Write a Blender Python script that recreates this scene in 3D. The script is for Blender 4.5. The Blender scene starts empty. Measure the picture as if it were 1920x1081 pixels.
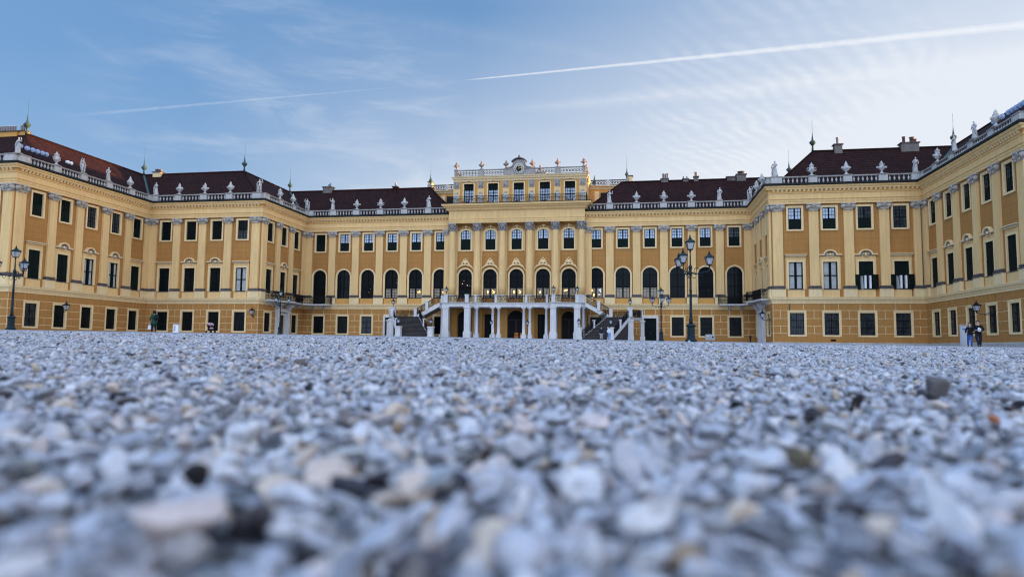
import bpy, bmesh, math, random
import numpy as np
from mathutils import Vector, Matrix
random.seed(7); rng = np.random.default_rng(11)
R = math.radians
K = 1.4/1.15            # building units -> metres
sc = bpy.context.scene
col = sc.collection
# ------------------------------------------------------------------ camera
CAM = (20.0208, -119.0843, 0.060)
YAW, PITCH, ROLL, FPX = -0.172987, 0.082128, 0.010261, 1316.657
cd = bpy.data.cameras.new('camera'); cam = bpy.data.objects.new('camera', cd); col.objects.link(cam)
cd.sensor_fit = 'HORIZONTAL'; cd.sensor_width = 36.0; cd.lens = FPX/1920*36
cd.clip_start = 0.005; cd.clip_end = 6000
c_, s_ = math.cos(YAW), math.sin(YAW)
vr = Vector((c_, -s_, 0)); vf = Vector((s_, c_, 0)); vu = Vector((0, 0, 1))
vf2 = vf*math.cos(PITCH) + vu*math.sin(PITCH); vu2 = vu*math.cos(PITCH) - vf*math.sin(PITCH)
cr_, sr_ = math.cos(ROLL), math.sin(ROLL)
cx_ = vr*cr_ + vu2*sr_          # image right
cy_ = vu2*cr_ - vr*sr_          # image up
m = Matrix((cx_, cy_, -vf2)).transposed().to_4x4(); m.translation = Vector(CAM)
cam.matrix_world = m
cd.dof.use_dof = True; cd.dof.focus_distance = 9.0; cd.dof.aperture_fstop = 5.2
sc.camera = cam
sc.cycles.filter_width = 1.15
sc.render.resolution_x = 1920; sc.render.resolution_y = 1081
# ------------------------------------------------------------------ world, sun, exposure
SUN_EL, SUN_AZ = R(1.5), R(13)      # low sun, right of the view and a little behind the palace (angle from +X towards +Y)
sun_dir = Vector((math.cos(SUN_EL)*math.cos(SUN_AZ), math.cos(SUN_EL)*math.sin(SUN_AZ), math.sin(SUN_EL)))
sd = bpy.data.lights.new('sun', 'SUN'); sd.energy = 5.0; sd.angle = R(0.5); sd.color = (1.0, 0.55, 0.22)
so = bpy.data.objects.new('sun', sd); col.objects.link(so)
so.rotation_euler = sun_dir.to_track_quat('Z', 'Y').to_euler(); so.location = (60, 60, 60)
sc.view_settings.view_transform = 'Standard'; sc.view_settings.look = 'None'
sc.view_settings.gamma = 1; sc.view_settings.use_curve_mapping = False
sc.view_settings.exposure = 1.55
w = bpy.data.worlds.new('World'); sc.world = w; w.use_nodes = True
nt = w.node_tree; nt.nodes.clear()
class G:
    """tiny node-graph helper"""
    def __init__(s, nt): s.nt = nt
    def n(s, t, **kw):
        x = s.nt.nodes.new(t)
        for k, v in kw.items(): setattr(x, k, v)
        return x
    def _in(s, sock, v):
        if isinstance(v, bpy.types.NodeSocket): s.nt.links.new(v, sock)
        elif v is not None: sock.default_value = v
    def math(s, op, a, b=None, c=None, clamp=False):
        x = s.n('ShaderNodeMath', operation=op, use_clamp=clamp)
        s._in(x.inputs[0], a); s._in(x.inputs[1], b)
        if c is not None: s._in(x.inputs[2], c)
        return x.outputs[0]
    def vm(s, op, a, b=None, out=0, scale=None):
        x = s.n('ShaderNodeVectorMath', operation=op)
        s._in(x.inputs[0], a); s._in(x.inputs[1], b)
        if scale is not None: s._in(x.inputs['Scale'], scale)
        return x.outputs[out]
    def dot(s, a, b): return s.vm('DOT_PRODUCT', a, b, out='Value')
    def mix(s, f, a, b, blend='MIX'):
        x = s.n('ShaderNodeMix', data_type='RGBA', blend_type=blend)
        s._in(x.inputs[0], f); s._in(x.inputs[6], a); s._in(x.inputs[7], b)
        return x.outputs[2]
    def noise(s, vec, scale, detail=4, rough=.55, dist=0., out=0):
        x = s.n('ShaderNodeTexNoise'); s._in(x.inputs['Vector'], vec)
        x.inputs['Scale'].default_value = scale; x.inputs['Detail'].default_value = detail
        x.inputs['Roughness'].default_value = rough; x.inputs['Distortion'].default_value = dist
        return x.outputs[out]
    def ramp(s, f, stops, interp='LINEAR'):
        x = s.n('ShaderNodeValToRGB'); s._in(x.inputs[0], f); cr = x.color_ramp; cr.interpolation = interp
        while len(cr.elements) < len(stops): cr.elements.new(.5)
        for e, (p, c) in zip(cr.elements, stops):
            e.position = p; e.color = (c if len(c) == 4 else (*c, 1)) if hasattr(c, '__len__') else (c, c, c, 1)
        return x.outputs[0]
    def mr(s, v, a, b, c=0., d=1., smooth=False):
        x = s.n('ShaderNodeMapRange', interpolation_type='SMOOTHSTEP' if smooth else 'LINEAR')
        s._in(x.inputs[0], v); x.inputs[1].default_value = a; x.inputs[2].default_value = b
        s._in(x.inputs[3], c); s._in(x.inputs[4], d)
        return x.outputs[0]
g = G(nt)
def skydir(u, v):               # sky direction seen at a pixel of the photograph
    a, b = u-960, v-540.5
    return (cx_*(a/FPX) - cy_*(b/FPX) + vf2).normalized()
sky = g.n('ShaderNodeTexSky', sky_type='NISHITA'); sky.sun_disc = False
sky.sun_elevation = SUN_EL; sky.sun_rotation = R(90)-SUN_AZ
sky.altitude = 200; sky.air_density = 1.0; sky.dust_density = .35; sky.ozone_density = 2.2
tc = g.n('ShaderNodeTexCoord'); D = g.vm('NORMALIZE', tc.outputs['Generated'])
SKYMUL = (.56, 1.16, 1.80, 1)
base = sky.outputs[0]
# thin veil of high cirrus, thicker low down and towards the sun
sep = g.n('ShaderNodeSeparateXYZ'); nt.links.new(D, sep.inputs[0])
elev = sep.outputs[2]
plan = g.vm('DIVIDE', D, None)
dv = plan.node; cmb = g.n('ShaderNodeCombineXYZ')
zc = g.math('ADD', g.math('MAXIMUM', elev, 0.0), .09)
for i in range(3): nt.links.new(zc, cmb.inputs[i])
nt.links.new(cmb.outputs[0], dv.inputs[1])
sund = g.dot(D, tuple(sun_dir))
toward = g.mr(sund, 0.05, 0.9, 0, 1, True)
low = g.mr(elev, 0.5, 0.0, 0, 1, True)
mapn = g.n('ShaderNodeMapping'); nt.links.new(plan, mapn.inputs[0])
mapn.inputs['Rotation'].default_value = (0, 0, R(20)); mapn.inputs['Scale'].default_value = (0.45, 1.6, 1)
cir = g.noise(mapn.outputs[0], 1.1, 7, .6, .7)
cir = g.mr(cir, .5, .8, 0, 1, True)
fine = g.noise(mapn.outputs[0], 5.5, 5, .6, .4)
cir = g.math('MULTIPLY', cir, g.mr(fine, .3, .7, .5, 1))
# ripples of cirrus low on the right
mp2 = g.n('ShaderNodeMapping'); nt.links.new(plan, mp2.inputs[0]); mp2.inputs['Rotation'].default_value = (0, 0, R(36)); mp2.inputs['Scale'].default_value = (1.6, 1.6, 1)
wv = g.n('ShaderNodeTexWave', wave_type='BANDS', bands_direction='X'); nt.links.new(mp2.outputs[0], wv.inputs[0])
wv.inputs['Scale'].default_value = 3.6; wv.inputs['Distortion'].default_value = 9.0; wv.inputs['Detail'].default_value = 3; wv.inputs['Detail Scale'].default_value = .6
rd = skydir(1480, 225)
rip_mask = g.mr(g.dot(D, tuple(rd)), 0.972, 0.996, 0, 1, True)
rip = g.math('MULTIPLY', g.math('MULTIPLY', g.mr(wv.outputs['Fac'], .1, 1, .25, 1), g.mr(fine, .3, .65)), rip_mask)
bank_d = skydir(560, 310)
bank = g.math('MULTIPLY', g.mr(g.dot(D, tuple(bank_d)), .955, .99, 0, 1, True), g.mr(g.noise(g.vm('MULTIPLY', D, (5, 5, 22)), 1.5, 6, .6, .4), .42, .75, 0, 1, True))
def trail(p0, p1, w0, w1, soft=1.0, fade0=.0, fade1=.0, nz=26., amt=.55):
    """a contrail: a band along the great circle through two sky directions, width in radians at each end"""
    a, b = skydir(*p0), skydir(*p1); n = a.cross(b).normalized(); t = n.cross(a).normalized(); L = a.angle(b)
    ang = g.math('DIVIDE', g.math('ARCTAN2', g.dot(D, tuple(t)), g.dot(D, tuple(a))), L)
    wob = g.math('MULTIPLY', g.math('SUBTRACT', g.noise(D, nz, 4, .6), .5), g.math('MULTIPLY_ADD', ang, .5*w1, .3*w0))
    wid = g.mr(ang, 0, 1, w0, w1)
    d = g.math('ABSOLUTE', g.math('ADD', g.dot(D, tuple(n)), wob))
    k = g.math('SUBTRACT', 1., g.math('DIVIDE', d, wid), clamp=True)
    k = g.math('POWER', k, soft)
    ends = g.math('MULTIPLY', g.mr(ang, -.01, .01+fade0, 0, 1, True), g.mr(ang, 1.25, 1.25-fade1-.02, 0, 1, True))
    brk = g.mr(g.noise(D, nz*4.0, 4, .65), .25, .6, 1-amt, 1)
    return g.math('MULTIPLY', g.math('MULTIPLY', k, ends), brk)
t1 = trail((868, 151), (1920, 47), .0009, .0052, .6, .05, 0, 30, .35)
t2 = trail((90, 221), (680, 169), .0030, .0008, .9, .3, .35, 30, .5)
t3 = trail((880, 212), (1920, 118), .008, .03, 1.5, .3, 0, 12, .5)
t4 = trail((1500, 170), (470, -8), .012, .022, 1.6, .5, .3, 14, .8)
t5 = trail((240, 130), (130, 60), .006, .012, 1.4, .3, .4, 20, .6)
def add(*a):
    x = a[0]
    for y in a[1:]: x = g.math('ADD', x, y)
    return x
lowv = g.math('MINIMUM', g.math('MULTIPLY', g.math('MAXIMUM', g.math('SUBTRACT', .445, elev), 0.), 2.8), .84)
sp = g.math('MAXIMUM', sund, 0.)
lowv = g.math('MULTIPLY', lowv, g.mr(sund, -.35, .02, .30, 1.))
veil = g.math('ADD', g.math('MULTIPLY', sp, .80), lowv)
veil = g.math('MULTIPLY', veil, g.mr(g.noise(plan, .9, 5, .6, .5), .25, .75, .91, 1.07))
cov = add(g.math('MULTIPLY', cir, .012), g.math('MULTIPLY', rip, .15), g.math('MULTIPLY', bank, .18), veil,
          g.math('MULTIPLY', t3, .16), g.math('MULTIPLY', t4, .05), g.math('MULTIPLY', t5, .045), g.mr(elev, .34, .47, 0, .08))
cov = g.math('MINIMUM', cov, .88)
CLOUD = (2.55, 2.62, 2.74, 1); TRAIL = (2.75, 2.8, 2.9, 1); BACK_FILL = (4.15, 4.9, 6.5, 1)
tint = g.mix(.62, g.mix(1.0, base, SKYMUL, 'MULTIPLY'), (.40, .98, 1.86, 1))
skyc = g.mix(cov, tint, CLOUD)
skyc = g.mix(g.math('MINIMUM', add(g.math('MULTIPLY', t1, .66), g.math('MULTIPLY', t2, .19)), .9), skyc, TRAIL)
zen = g.mr(elev, .50, .85, 0, 1, True)
skyc = g.mix(g.math('MULTIPLY', zen, .8), skyc, (1.2, 2.6, 5.4, 1))
# added bright fill in the unseen sky behind the camera, lifting the shaded fronts
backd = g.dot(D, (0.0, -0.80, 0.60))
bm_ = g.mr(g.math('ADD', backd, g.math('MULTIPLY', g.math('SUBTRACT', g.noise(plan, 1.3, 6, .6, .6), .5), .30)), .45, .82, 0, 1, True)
skyc = g.mix(bm_, skyc, BACK_FILL)
skyc = g.mix(g.mr(sund, .84, .985, 0, 1, True), skyc, (11.0, 8.6, 6.4, 1))      # glow round the low sun, right of the picture
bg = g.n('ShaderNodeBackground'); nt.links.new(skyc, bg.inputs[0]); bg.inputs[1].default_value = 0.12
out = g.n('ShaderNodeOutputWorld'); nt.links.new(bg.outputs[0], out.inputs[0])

# ------------------------------------------------------------------ materials
MATS = {}
def mat(name, color=(.5, .5, .5), rough=.8, var=.12, vscale=1.5, fine=.06, fscale=14., bump=0., bscale=20., metal=0., spec=.15, emis=None, streak=0., coat=0):
    m = bpy.data.materials.new(name); m.use_nodes = True; t = m.node_tree; t.nodes.clear(); q = G(t)
    o = q.n('ShaderNodeOutputMaterial'); p = q.n('ShaderNodeBsdfPrincipled'); t.links.new(p.outputs[0], o.inputs[0])
    tc = q.n('ShaderNodeTexCoord'); ge = q.n('ShaderNodeNewGeometry'); P = ge.outputs['Position']
    c = (*color, 1)
    n1 = q.mr(q.noise(P, vscale*.35, 5, .6), .25, .75, 1-var, 1+var)
    n2 = q.mr(q.noise(P, fscale, 3, .6), .2, .8, 1-fine, 1+fine)
    f = q.math('MULTIPLY', n1, n2)
    if streak:
        st = q.noise(q.vm('MULTIPLY', P, (2.2, 2.2, .16)), 1.6, 5, .65)
        f = q.math('MULTIPLY', f, q.mr(st, .32, .72, 1-streak, 1.05))
    cc = q.vm('SCALE', c[:3], None, scale=f)
    t.links.new(cc, p.inputs['Base Color'])
    p.inputs['Roughness'].default_value = rough; p.inputs['Metallic'].default_value = metal
    p.inputs['Specular IOR Level'].default_value = spec
    if bump:
        b = q.n('ShaderNodeBump'); b.inputs['Strength'].default_value = bump; b.inputs['Distance'].default_value = .02
        t.links.new(q.noise(P, bscale, 4, .6), b.inputs['Height']); t.links.new(b.outputs[0], p.inputs['Normal'])
    if emis:
        p.inputs['Emission Color'].default_value = (*emis[0], 1); p.inputs['Emission Strength'].default_value = emis[1]
    m['g'] = name; MATS[name] = m; return m, q, p, cc
mat('plaster_ochre', (.425, .21, .062), .9, .14, .35, .08, 6, .25, 30, streak=.14)
mat('plaster_orange', (.58, .31, .09), .9, .08, 1, .05, 9, .2, 30, streak=.06)
mat('plaster_yellow', (.77, .525, .235), .9, .09, .35, .05, 9, .2, 30, streak=.15)
mat('plaster_pale', (.80, .61, .33), .9, .06, .7, .04, 9, .2, 30, streak=.12)
mat('plinth_stone', (.46, .45, .42), .9, .25, 2, .12, 12, .5, 14, streak=.25)
mat('stone', (.34, .32, .29), .9, .22, 3, .16, 16, .6, 18, streak=.25)
mat('chimney_render', (.19, .17, .15), .9, .25, 3, .16, 16, .5, 18, streak=.3)
mat('stone_dark', (.15, .13, .125), .9, .30, 5, .25, 22, .6, 18, streak=.45)
mat('stone_white', (.50, .49, .465), .85, .12, 2, .08, 12, .35, 18, streak=.22)
mat('stone_cap', (.47, .42, .355), .9, .20, 5, .20, 22, .6, 18, streak=.2)
mat('stair_white', (.62, .61, .60), .8, .10, 2, .06, 10, .25, 18, streak=.14)
mat('step_stone_shade', (.05, .046, .045), .85, .2, 3, .15, 14, .4, 14)
mat('gutter_dark', (.010, .013, .013), .6, .2, 2, .1, 9)
mat('copper_green', (.045, .085, .078), .6, .25, 3, .15, 12, .3)
mat('iron', (.010, .011, .012), .55, .2, 4, .1, 20, spec=.12)
mat('iron_green', (.010, .026, .032), .55, .25, 4, .12, 20, spec=.15)
mat('wood_dark_green', (.004, .010, .009), .6, .25, 3, .15, 30, spec=.08)
mat('frame_black', (.004, .007, .007), .55, .2, 3, .1, 30, spec=.08)
mat('room_dark', (.006, .008, .010), .6, .3, 2, .1, 8)
mat('glass_dark', (.005, .009, .010), .10, .35, 2.5, .1, 8, spec=.10)
mat('glass_sky', (.44, .54, .66), .15, .30, 3.0, .10, 9, spec=.3)  # pale blue-grey pane colour with a slight gloss
mat('glass_dim', (.034, .042, .050), .12, .8, 5.0, .4, 9, spec=.3)
mat('curtain', (.36, .38, .37), .7, .20, 5, .1, 14)
mat('blind', (.40, .34, .26), .7, .2, 3, .1, 14)
mat('white_paint', (.78, .79, .80), .5, .05, 3, .03, 12)
mat('door_brown', (.055, .022, .015), .5, .2, 3, .15, 14)
mat('brick_red', (.22, .12, .09), .85, .2, 4, .15, 20)
mat('metal_flue', (.62, .58, .55), .4, .15, 5, .1, 20, metal=.25)
mat('gold', (.9, .58, .15), .3, .1, 5, .05, 20, metal=.9)
mat('lit_amber', (.9, .5, .15), .5, emis=((1, .50, .14), 1.3))
mat('lit_white', (.9, .9, .85), .5, emis=((.85, .92, 1), .35))
mat('lit_red', (.9, .1, .1), .5, emis=((1, .12, .06), 1.0))
mat('lens_blue', (.05, .10, .30), .18, .1, 5, .05, 20, spec=.8)
mat('lens_white', (.22, .30, .46), .2, .1, 5, .05, 20, spec=.8)
mat('skin', (.55, .34, .25), .6, .05, 5, .03, 20)
mat('hair_dark', (.012, .009, .008), .5, .2, 9, .2, 60)
mat('hair_brown', (.05, .026, .018), .5, .2, 9, .2, 60)
mat('cloth_black', (.011, .010, .012), .85, .3, 5, .2, 30)
mat('cloth_navy', (.015, .018, .035), .85, .3, 5, .2, 30)
mat('jeans_blue', (.035, .085, .27), .85, .25, 8, .2, 30)
mat('jeans_light', (.12, .25, .48), .85, .25, 8, .2, 30)
mat('cloth_green', (.010, .055, .038), .85, .3, 8, .2, 30)
mat('cloth_teal', (.10, .30, .24), .85, .3, 8, .2, 30)
mat('cloth_white', (.62, .68, .78), .85, .1, 8, .05, 30)
mat('cloth_grey', (.36, .36, .40), .85, .2, 8, .05, 30)
mat('cloth_pink', (.42, .28, .32), .85, .3, 8, .2, 30)
mat('shoe', (.02, .02, .02), .6)
mat('barrel_orange', (.62, .25, .07), .7, .25, 6, .2, 18)
mat('cabinet_grey', (.42, .44, .46), .6, .1, 3, .05, 12, streak=.15)
mat('terracotta_urn', (.27, .22, .19), .9, .25, 4, .2, 18, .5)
mat('flower', (.09, .025, .03), .8, .3, 8, .3, 40)
# roof tiles: courses by height, individual tiles by position
def roofmat(name, c1, c2):
    m, q, p, cc = mat(name, c1, .75, .2, .6, .1, 14, spec=.04); t = m.node_tree
    ge = q.n('ShaderNodeNewGeometry'); P = ge.outputs['Position']
    s = q.n('ShaderNodeSeparateXYZ'); t.links.new(P, s.inputs[0])
    row = q.math('MULTIPLY', s.outputs[2], 2.2)
    rf = q.math('FRACT', row); rid = q.math('FLOOR', row)
    along = q.math('ADD', q.math('ADD', s.outputs[0], s.outputs[1]), q.math('MULTIPLY', rid, .137))
    cid = q.math('FLOOR', q.math('MULTIPLY', along, 4.2))
    cm = q.n('ShaderNodeCombineXYZ'); t.links.new(rid, cm.inputs[0]); t.links.new(cid, cm.inputs[1])
    wn = q.n('ShaderNodeTexWhiteNoise', noise_dimensions='2D'); t.links.new(cm.outputs[0], wn.inputs[0])
    big = q.noise(P, .22, 6, .65)
    f = q.math('ADD', q.math('MULTIPLY', wn.outputs['Value'], .45), q.math('MULTIPLY', big, .75))
    c = q.ramp(f, [(.25, c1), (.85, c2)])
    edge = q.mr(rf, 0, .3, .40, 1.1)
    c = q.vm('SCALE', c, None, scale=edge); t.links.new(c, p.inputs['Base Color'])
    b = q.n('ShaderNodeBump'); b.inputs['Strength'].default_value = .7; b.inputs['Distance'].default_value = .05
    t.links.new(q.math('SUBTRACT', 1., rf), b.inputs['Height']); t.links.new(b.outputs[0], p.inputs['Normal'])
roofmat('roof_tile', (.014, .0065, .0062), (.030, .0125, .011))
# upper wall: fine bed joints in the plaster
def jointed(name):
    m = MATS[name]; t = m.node_tree; q = G(t); p = [x for x in t.nodes if x.type == 'BSDF_PRINCIPLED'][0]
    src = p.inputs['Base Color'].links[0].from_socket
    ge = q.n('ShaderNodeNewGeometry'); s = q.n('ShaderNodeSeparateXYZ'); t.links.new(ge.outputs['Position'], s.inputs[0])
    fr = q.math('FRACT', q.math('DIVIDE', s.outputs[2], .86))
    ln = q.math('LESS_THAN', fr, .045)
    up = q.math('GREATER_THAN', s.outputs[2], 7.2)
    k = q.math('SUBTRACT', 1., q.math('MULTIPLY', q.math('MULTIPLY', ln, up), .30))
    t.links.new(q.vm('SCALE', src, None, scale=k), p.inputs['Base Color'])
jointed('plaster_ochre')
# lantern glass
def glass(name, tint=(.8, .85, .9), tr=.75):
    m = bpy.data.materials.new(name); m.use_nodes = True; t = m.node_tree; t.nodes.clear(); q = G(t)
    o = q.n('ShaderNodeOutputMaterial'); a = q.n('ShaderNodeBsdfTransparent'); a.inputs[0].default_value = (*tint, 1)
    b = q.n('ShaderNodeBsdfPrincipled'); b.inputs['Base Color'].default_value = (.62, .66, .72, 1); b.inputs['Roughness'].default_value = .12
    x = q.n('ShaderNodeMixShader'); x.inputs[0].default_value = tr
    t.links.new(b.outputs[0], x.inputs[1]); t.links.new(a.outputs[0], x.inputs[2]); t.links.new(x.outputs[0], o.inputs[0])
    MATS[name] = m
glass('lantern_glass', tr=.55); glass('window_glass', (.7, .75, .8), .82)

# ------------------------------------------------------------------ object helpers
def tag(o, label=None, cat=None, group=None, kind=None):
    for k, v in (('label', label), ('category', cat), ('group', group), ('kind', kind)):
        if v: o[k] = v
    return o
def empty(name, loc=(0, 0, 0), rz=0, label=None, cat=None, group=None, u=K):
    o = bpy.data.objects.new(name, None); col.objects.link(o); o.location = Vector(loc)*u; o.rotation_euler.z = rz
    o.empty_display_size = .3
    return tag(o, label, cat, group)
class MB:
    def __init__(s): s.v = []; s.f = []; s.m = []; s.mats = []; s.sm = []
    def mi(s, name):
        if name not in s.mats: s.mats.append(name)
        return s.mats.index(name)
    def add(s, vs, fs, mat, smooth=False):
        b = len(s.v); s.v += [tuple(p) for p in vs]; k = s.mi(mat)
        for f in fs: s.f.append([b+i for i in f]); s.m.append(k); s.sm.append(smooth)
        return s
    def box(s, x0, x1, y0, y1, z0, z1, mat, faces='all'):
        vs = [(x, y, z) for z in (z0, z1) for y in (y0, y1) for x in (x0, x1)]
        fs = [(0, 2, 3, 1), (4, 5, 7, 6), (0, 1, 5, 4), (2, 6, 7, 3), (0, 4, 6, 2), (1, 3, 7, 5)]
        return s.add(vs, fs, mat)
    def boxc(s, cx, cy, hx, hy, z0, z1, mat): return s.box(cx-hx, cx+hx, cy-hy, cy+hy, z0, z1, mat)
    def hexa(s, bot, top, mat):      # two 4-point rings
        return s.add(list(bot)+list(top), [(3, 2, 1, 0), (4, 5, 6, 7), (0, 1, 5, 4), (1, 2, 6, 5), (2, 3, 7, 6), (3, 0, 4, 7)], mat)
    def quad(s, a, b, c, d, mat): return s.add([a, b, c, d], [(0, 1, 2, 3)], mat)
    def lathe(s, prof, n, mat, c=(0, 0, 0), axis='z', smooth=True, a0=0., lob=0, lamp=0.):
        vs = []; fs = []
        for r, z in prof:
            for i in range(n):
                a = a0+2*math.pi*i/n; rr = r*(1+lamp*math.cos(lob*a)) if lob else r
                x, y = rr*math.cos(a), rr*math.sin(a)
                p = (x, y, z) if axis == 'z' else ((x, z, y) if axis == 'y' else (z, x, y))
                vs.append((p[0]+c[0], p[1]+c[1], p[2]+c[2]))
        for j in range(len(prof)-1):
            for i in range(n):
                a, b = j*n+i, j*n+(i+1) % n; fs.append((a, b, b+n, a+n))
        fs.append(tuple(range(n-1, -1, -1))); fs.append(tuple((len(prof)-1)*n+i for i in range(n)))
        return s.add(vs, fs, mat, smooth)
    def tube(s, pts, r, mat, n=6, smooth=True, closed=False):
        pts = [Vector(p) for p in pts]; rs = r if hasattr(r, '__len__') else [r]*len(pts)
        vs = []; fs = []; N = len(pts)
        for i, p in enumerate(pts):
            t = (pts[min(i+1, N-1)] - pts[max(i-1, 0)])
            if closed: t = pts[(i+1) % N]-pts[i-1]
            t.normalize()
            a = t.cross(Vector((0, 0, 1)))
            if a.length < 1e-3: a = t.cross(Vector((0, 1, 0)))
            a.normalize(); b = t.cross(a)
            for k in range(n):
                an = 2*math.pi*k/n; vs.append(p + (a*math.cos(an)+b*math.sin(an))*rs[i])
        for j in range(N if closed else N-1):
            for k in range(n):
                a, b = j*n+k, j*n+(k+1) % n; c, d = ((j+1) % N)*n+(k+1) % n, ((j+1) % N)*n+k
                fs.append((a, b, c, d))
        if not closed: fs.append(tuple(range(n-1, -1, -1))); fs.append(tuple((N-1)*n+i for i in range(n)))
        return s.add(vs, fs, mat, smooth)
    def ball(s, c, r, mat, n=8, m=6, smooth=True):
        rx, ry, rz = r if hasattr(r, '__len__') else (r, r, r)
        vs = []; fs = []
        for j in range(m+1):
            th = math.pi*j/m
            for i in range(n):
                a = 2*math.pi*i/n; vs.append((c[0]+rx*math.sin(th)*math.cos(a), c[1]+ry*math.sin(th)*math.sin(a), c[2]+rz*math.cos(th)))
        for j in range(m):
            for i in range(n):
                a, b = j*n+i, j*n+(i+1) % n; fs.append((a, a+n, b+n, b))
        return s.add(vs, fs, mat, smooth)
    def sweep(s, path, prof, mat, ends=True):
        """profile of (outward, z) carried along a plan polyline, mitred; outward is to the right of travel; mat may be a list per profile segment"""
        P = [Vector((p[0], p[1])) for p in path]; N = len(P); offs = []
        for i in range(N):
            d0 = (P[i]-P[i-1]).normalized() if i else None; d1 = (P[i+1]-P[i]).normalized() if i < N-1 else None
            n0 = Vector((d0.y, -d0.x)) if d0 else None; n1 = Vector((d1.y, -d1.x)) if d1 else None
            if n0 is None: o = n1
            elif n1 is None: o = n0
            else: o = (n0+n1)/(1+n0.dot(n1))
            offs.append(o)
        M = len(prof); vs = []
        for i in range(N):
            for d, z in prof: q = P[i]+offs[i]*d; vs.append((q.x, q.y, z))
        for j in range(M-1):
            mm = mat[j] if isinstance(mat, (list, tuple)) else mat
            s.add([vs[i*M+k] for i in range(N) for k in (j, j+1)], [(2*i, 2*i+1, 2*i+3, 2*i+2)[::-1] for i in range(N-1)], mm)
        if ends:
            for i in (0, N-1):
                s.add([vs[i*M+k] for k in range(M)], [tuple(range(M))] if i else [tuple(range(M-1, -1, -1))], mat[0] if isinstance(mat, (list, tuple)) else mat)
        return s
    def xf(s, M, start=0):
        for i in range(start, len(s.v)): s.v[i] = tuple(M @ Vector(s.v[i]))
        return s
    def mesh(s, name, u=K):
        me = bpy.data.meshes.new(name)
        me.from_pydata([(a*u, b*u, c*u) for a, b, c in s.v], [], s.f)
        for k in s.mats: me.materials.append(MATS[k])
        me.polygons.foreach_set('material_index', s.m); me.polygons.foreach_set('use_smooth', s.sm)
        me.update(); return me
    def build(s, name, parent=None, loc=(0, 0, 0), rz=0, u=K):
        o = bpy.data.objects.new(name, s.mesh(name, u)); col.objects.link(o)
        o.location = Vector(loc)*u; o.rotation_euler.z = rz
        if parent: o.parent = parent
        return o
def copy_tree(o, parent=None, loc=None, rz=None, label=None, group=None, u=K):
    c = o.copy(); col.objects.link(c); c.parent = parent
    if loc is not None: c.location = Vector(loc)*u
    if rz is not None: c.rotation_euler.z = rz
    if label: c['label'] = label
    if group: c['group'] = group
    for ch in KIDS.get(o.name, []): copy_tree(ch, c)
    return c
KIDS = {}
def kid(parent, o): KIDS.setdefault(parent.name, []).append(o); return o
# ------------------------------------------------------------------ ground
GX, GY = -.0089, .0109
def gz(x, y):                     # court surface in metres; it falls gently away from the palace
    return GX*(x-CAM[0]) + GY*(y-CAM[1])
def ground_grid():
    xs = sorted(set([-3000, -1200, -500, -200]+list(range(-120, 121, 20))+[200, 500, 1200, 3000]))
    ys = sorted(set([-3000, -1200, -500, -220, -160, -130, -119, -100, -80, -60, -40, -20, 0, 20, 60, 120, 500, 1200, 3000]))
    vs = []; fs = []
    for y in ys:
        for x in xs:
            cx, cy = max(-120, min(120, x)), max(-160, min(60, y)); vs.append((x, y, gz(cx, cy)-.014))
    n = len(xs)
    for j in range(len(ys)-1):
        for i in range(n-1): a = j*n+i; fs.append((a, a+1, a+n+1, a+n))
    me = bpy.data.meshes.new('ground'); me.from_pydata(vs, [], fs); o = bpy.data.objects.new('ground', me); col.objects.link(o)
    m = bpy.data.materials.new('gravel_bed'); m.use_nodes = True; t = m.node_tree; t.nodes.clear(); q = G(t)
    out = q.n('ShaderNodeOutputMaterial'); p = q.n('ShaderNodeBsdfPrincipled'); t.links.new(p.outputs[0], out.inputs[0])
    ge = q.n('ShaderNodeNewGeometry'); P = ge.outputs['Position']
    v = q.n('ShaderNodeTexVoronoi'); v.inputs['Scale'].default_value = 55; t.links.new(P, v.inputs['Vector'])
    hs = q.n('ShaderNodeSeparateColor'); t.links.new(v.outputs['Color'], hs.inputs[0])
    c = q.ramp(hs.outputs[0], [(0, (.05, .045, .045)), (.12, (.15, .135, .13)), (.3, (.28, .28, .285)), (.75, (.38, .385, .41)), (1, (.50, .49, .47))])
    c = q.vm('SCALE', c, None, scale=q.mr(q.noise(P, .5, 5, .6), .2, .8, .86, 1.1))
    t.links.new(c, p.inputs['Base Color']); p.inputs['Roughness'].default_value = .9
    b = q.n('ShaderNodeBump'); b.inputs['Strength'].default_value = 1; b.inputs['Distance'].default_value = .015
    t.links.new(v.outputs['Distance'], b.inputs['Height']); b.invert = True; t.links.new(b.outputs[0], p.inputs['Normal'])
    me.materials.append(m); tag(o, kind='structure')
ground_grid()
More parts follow.
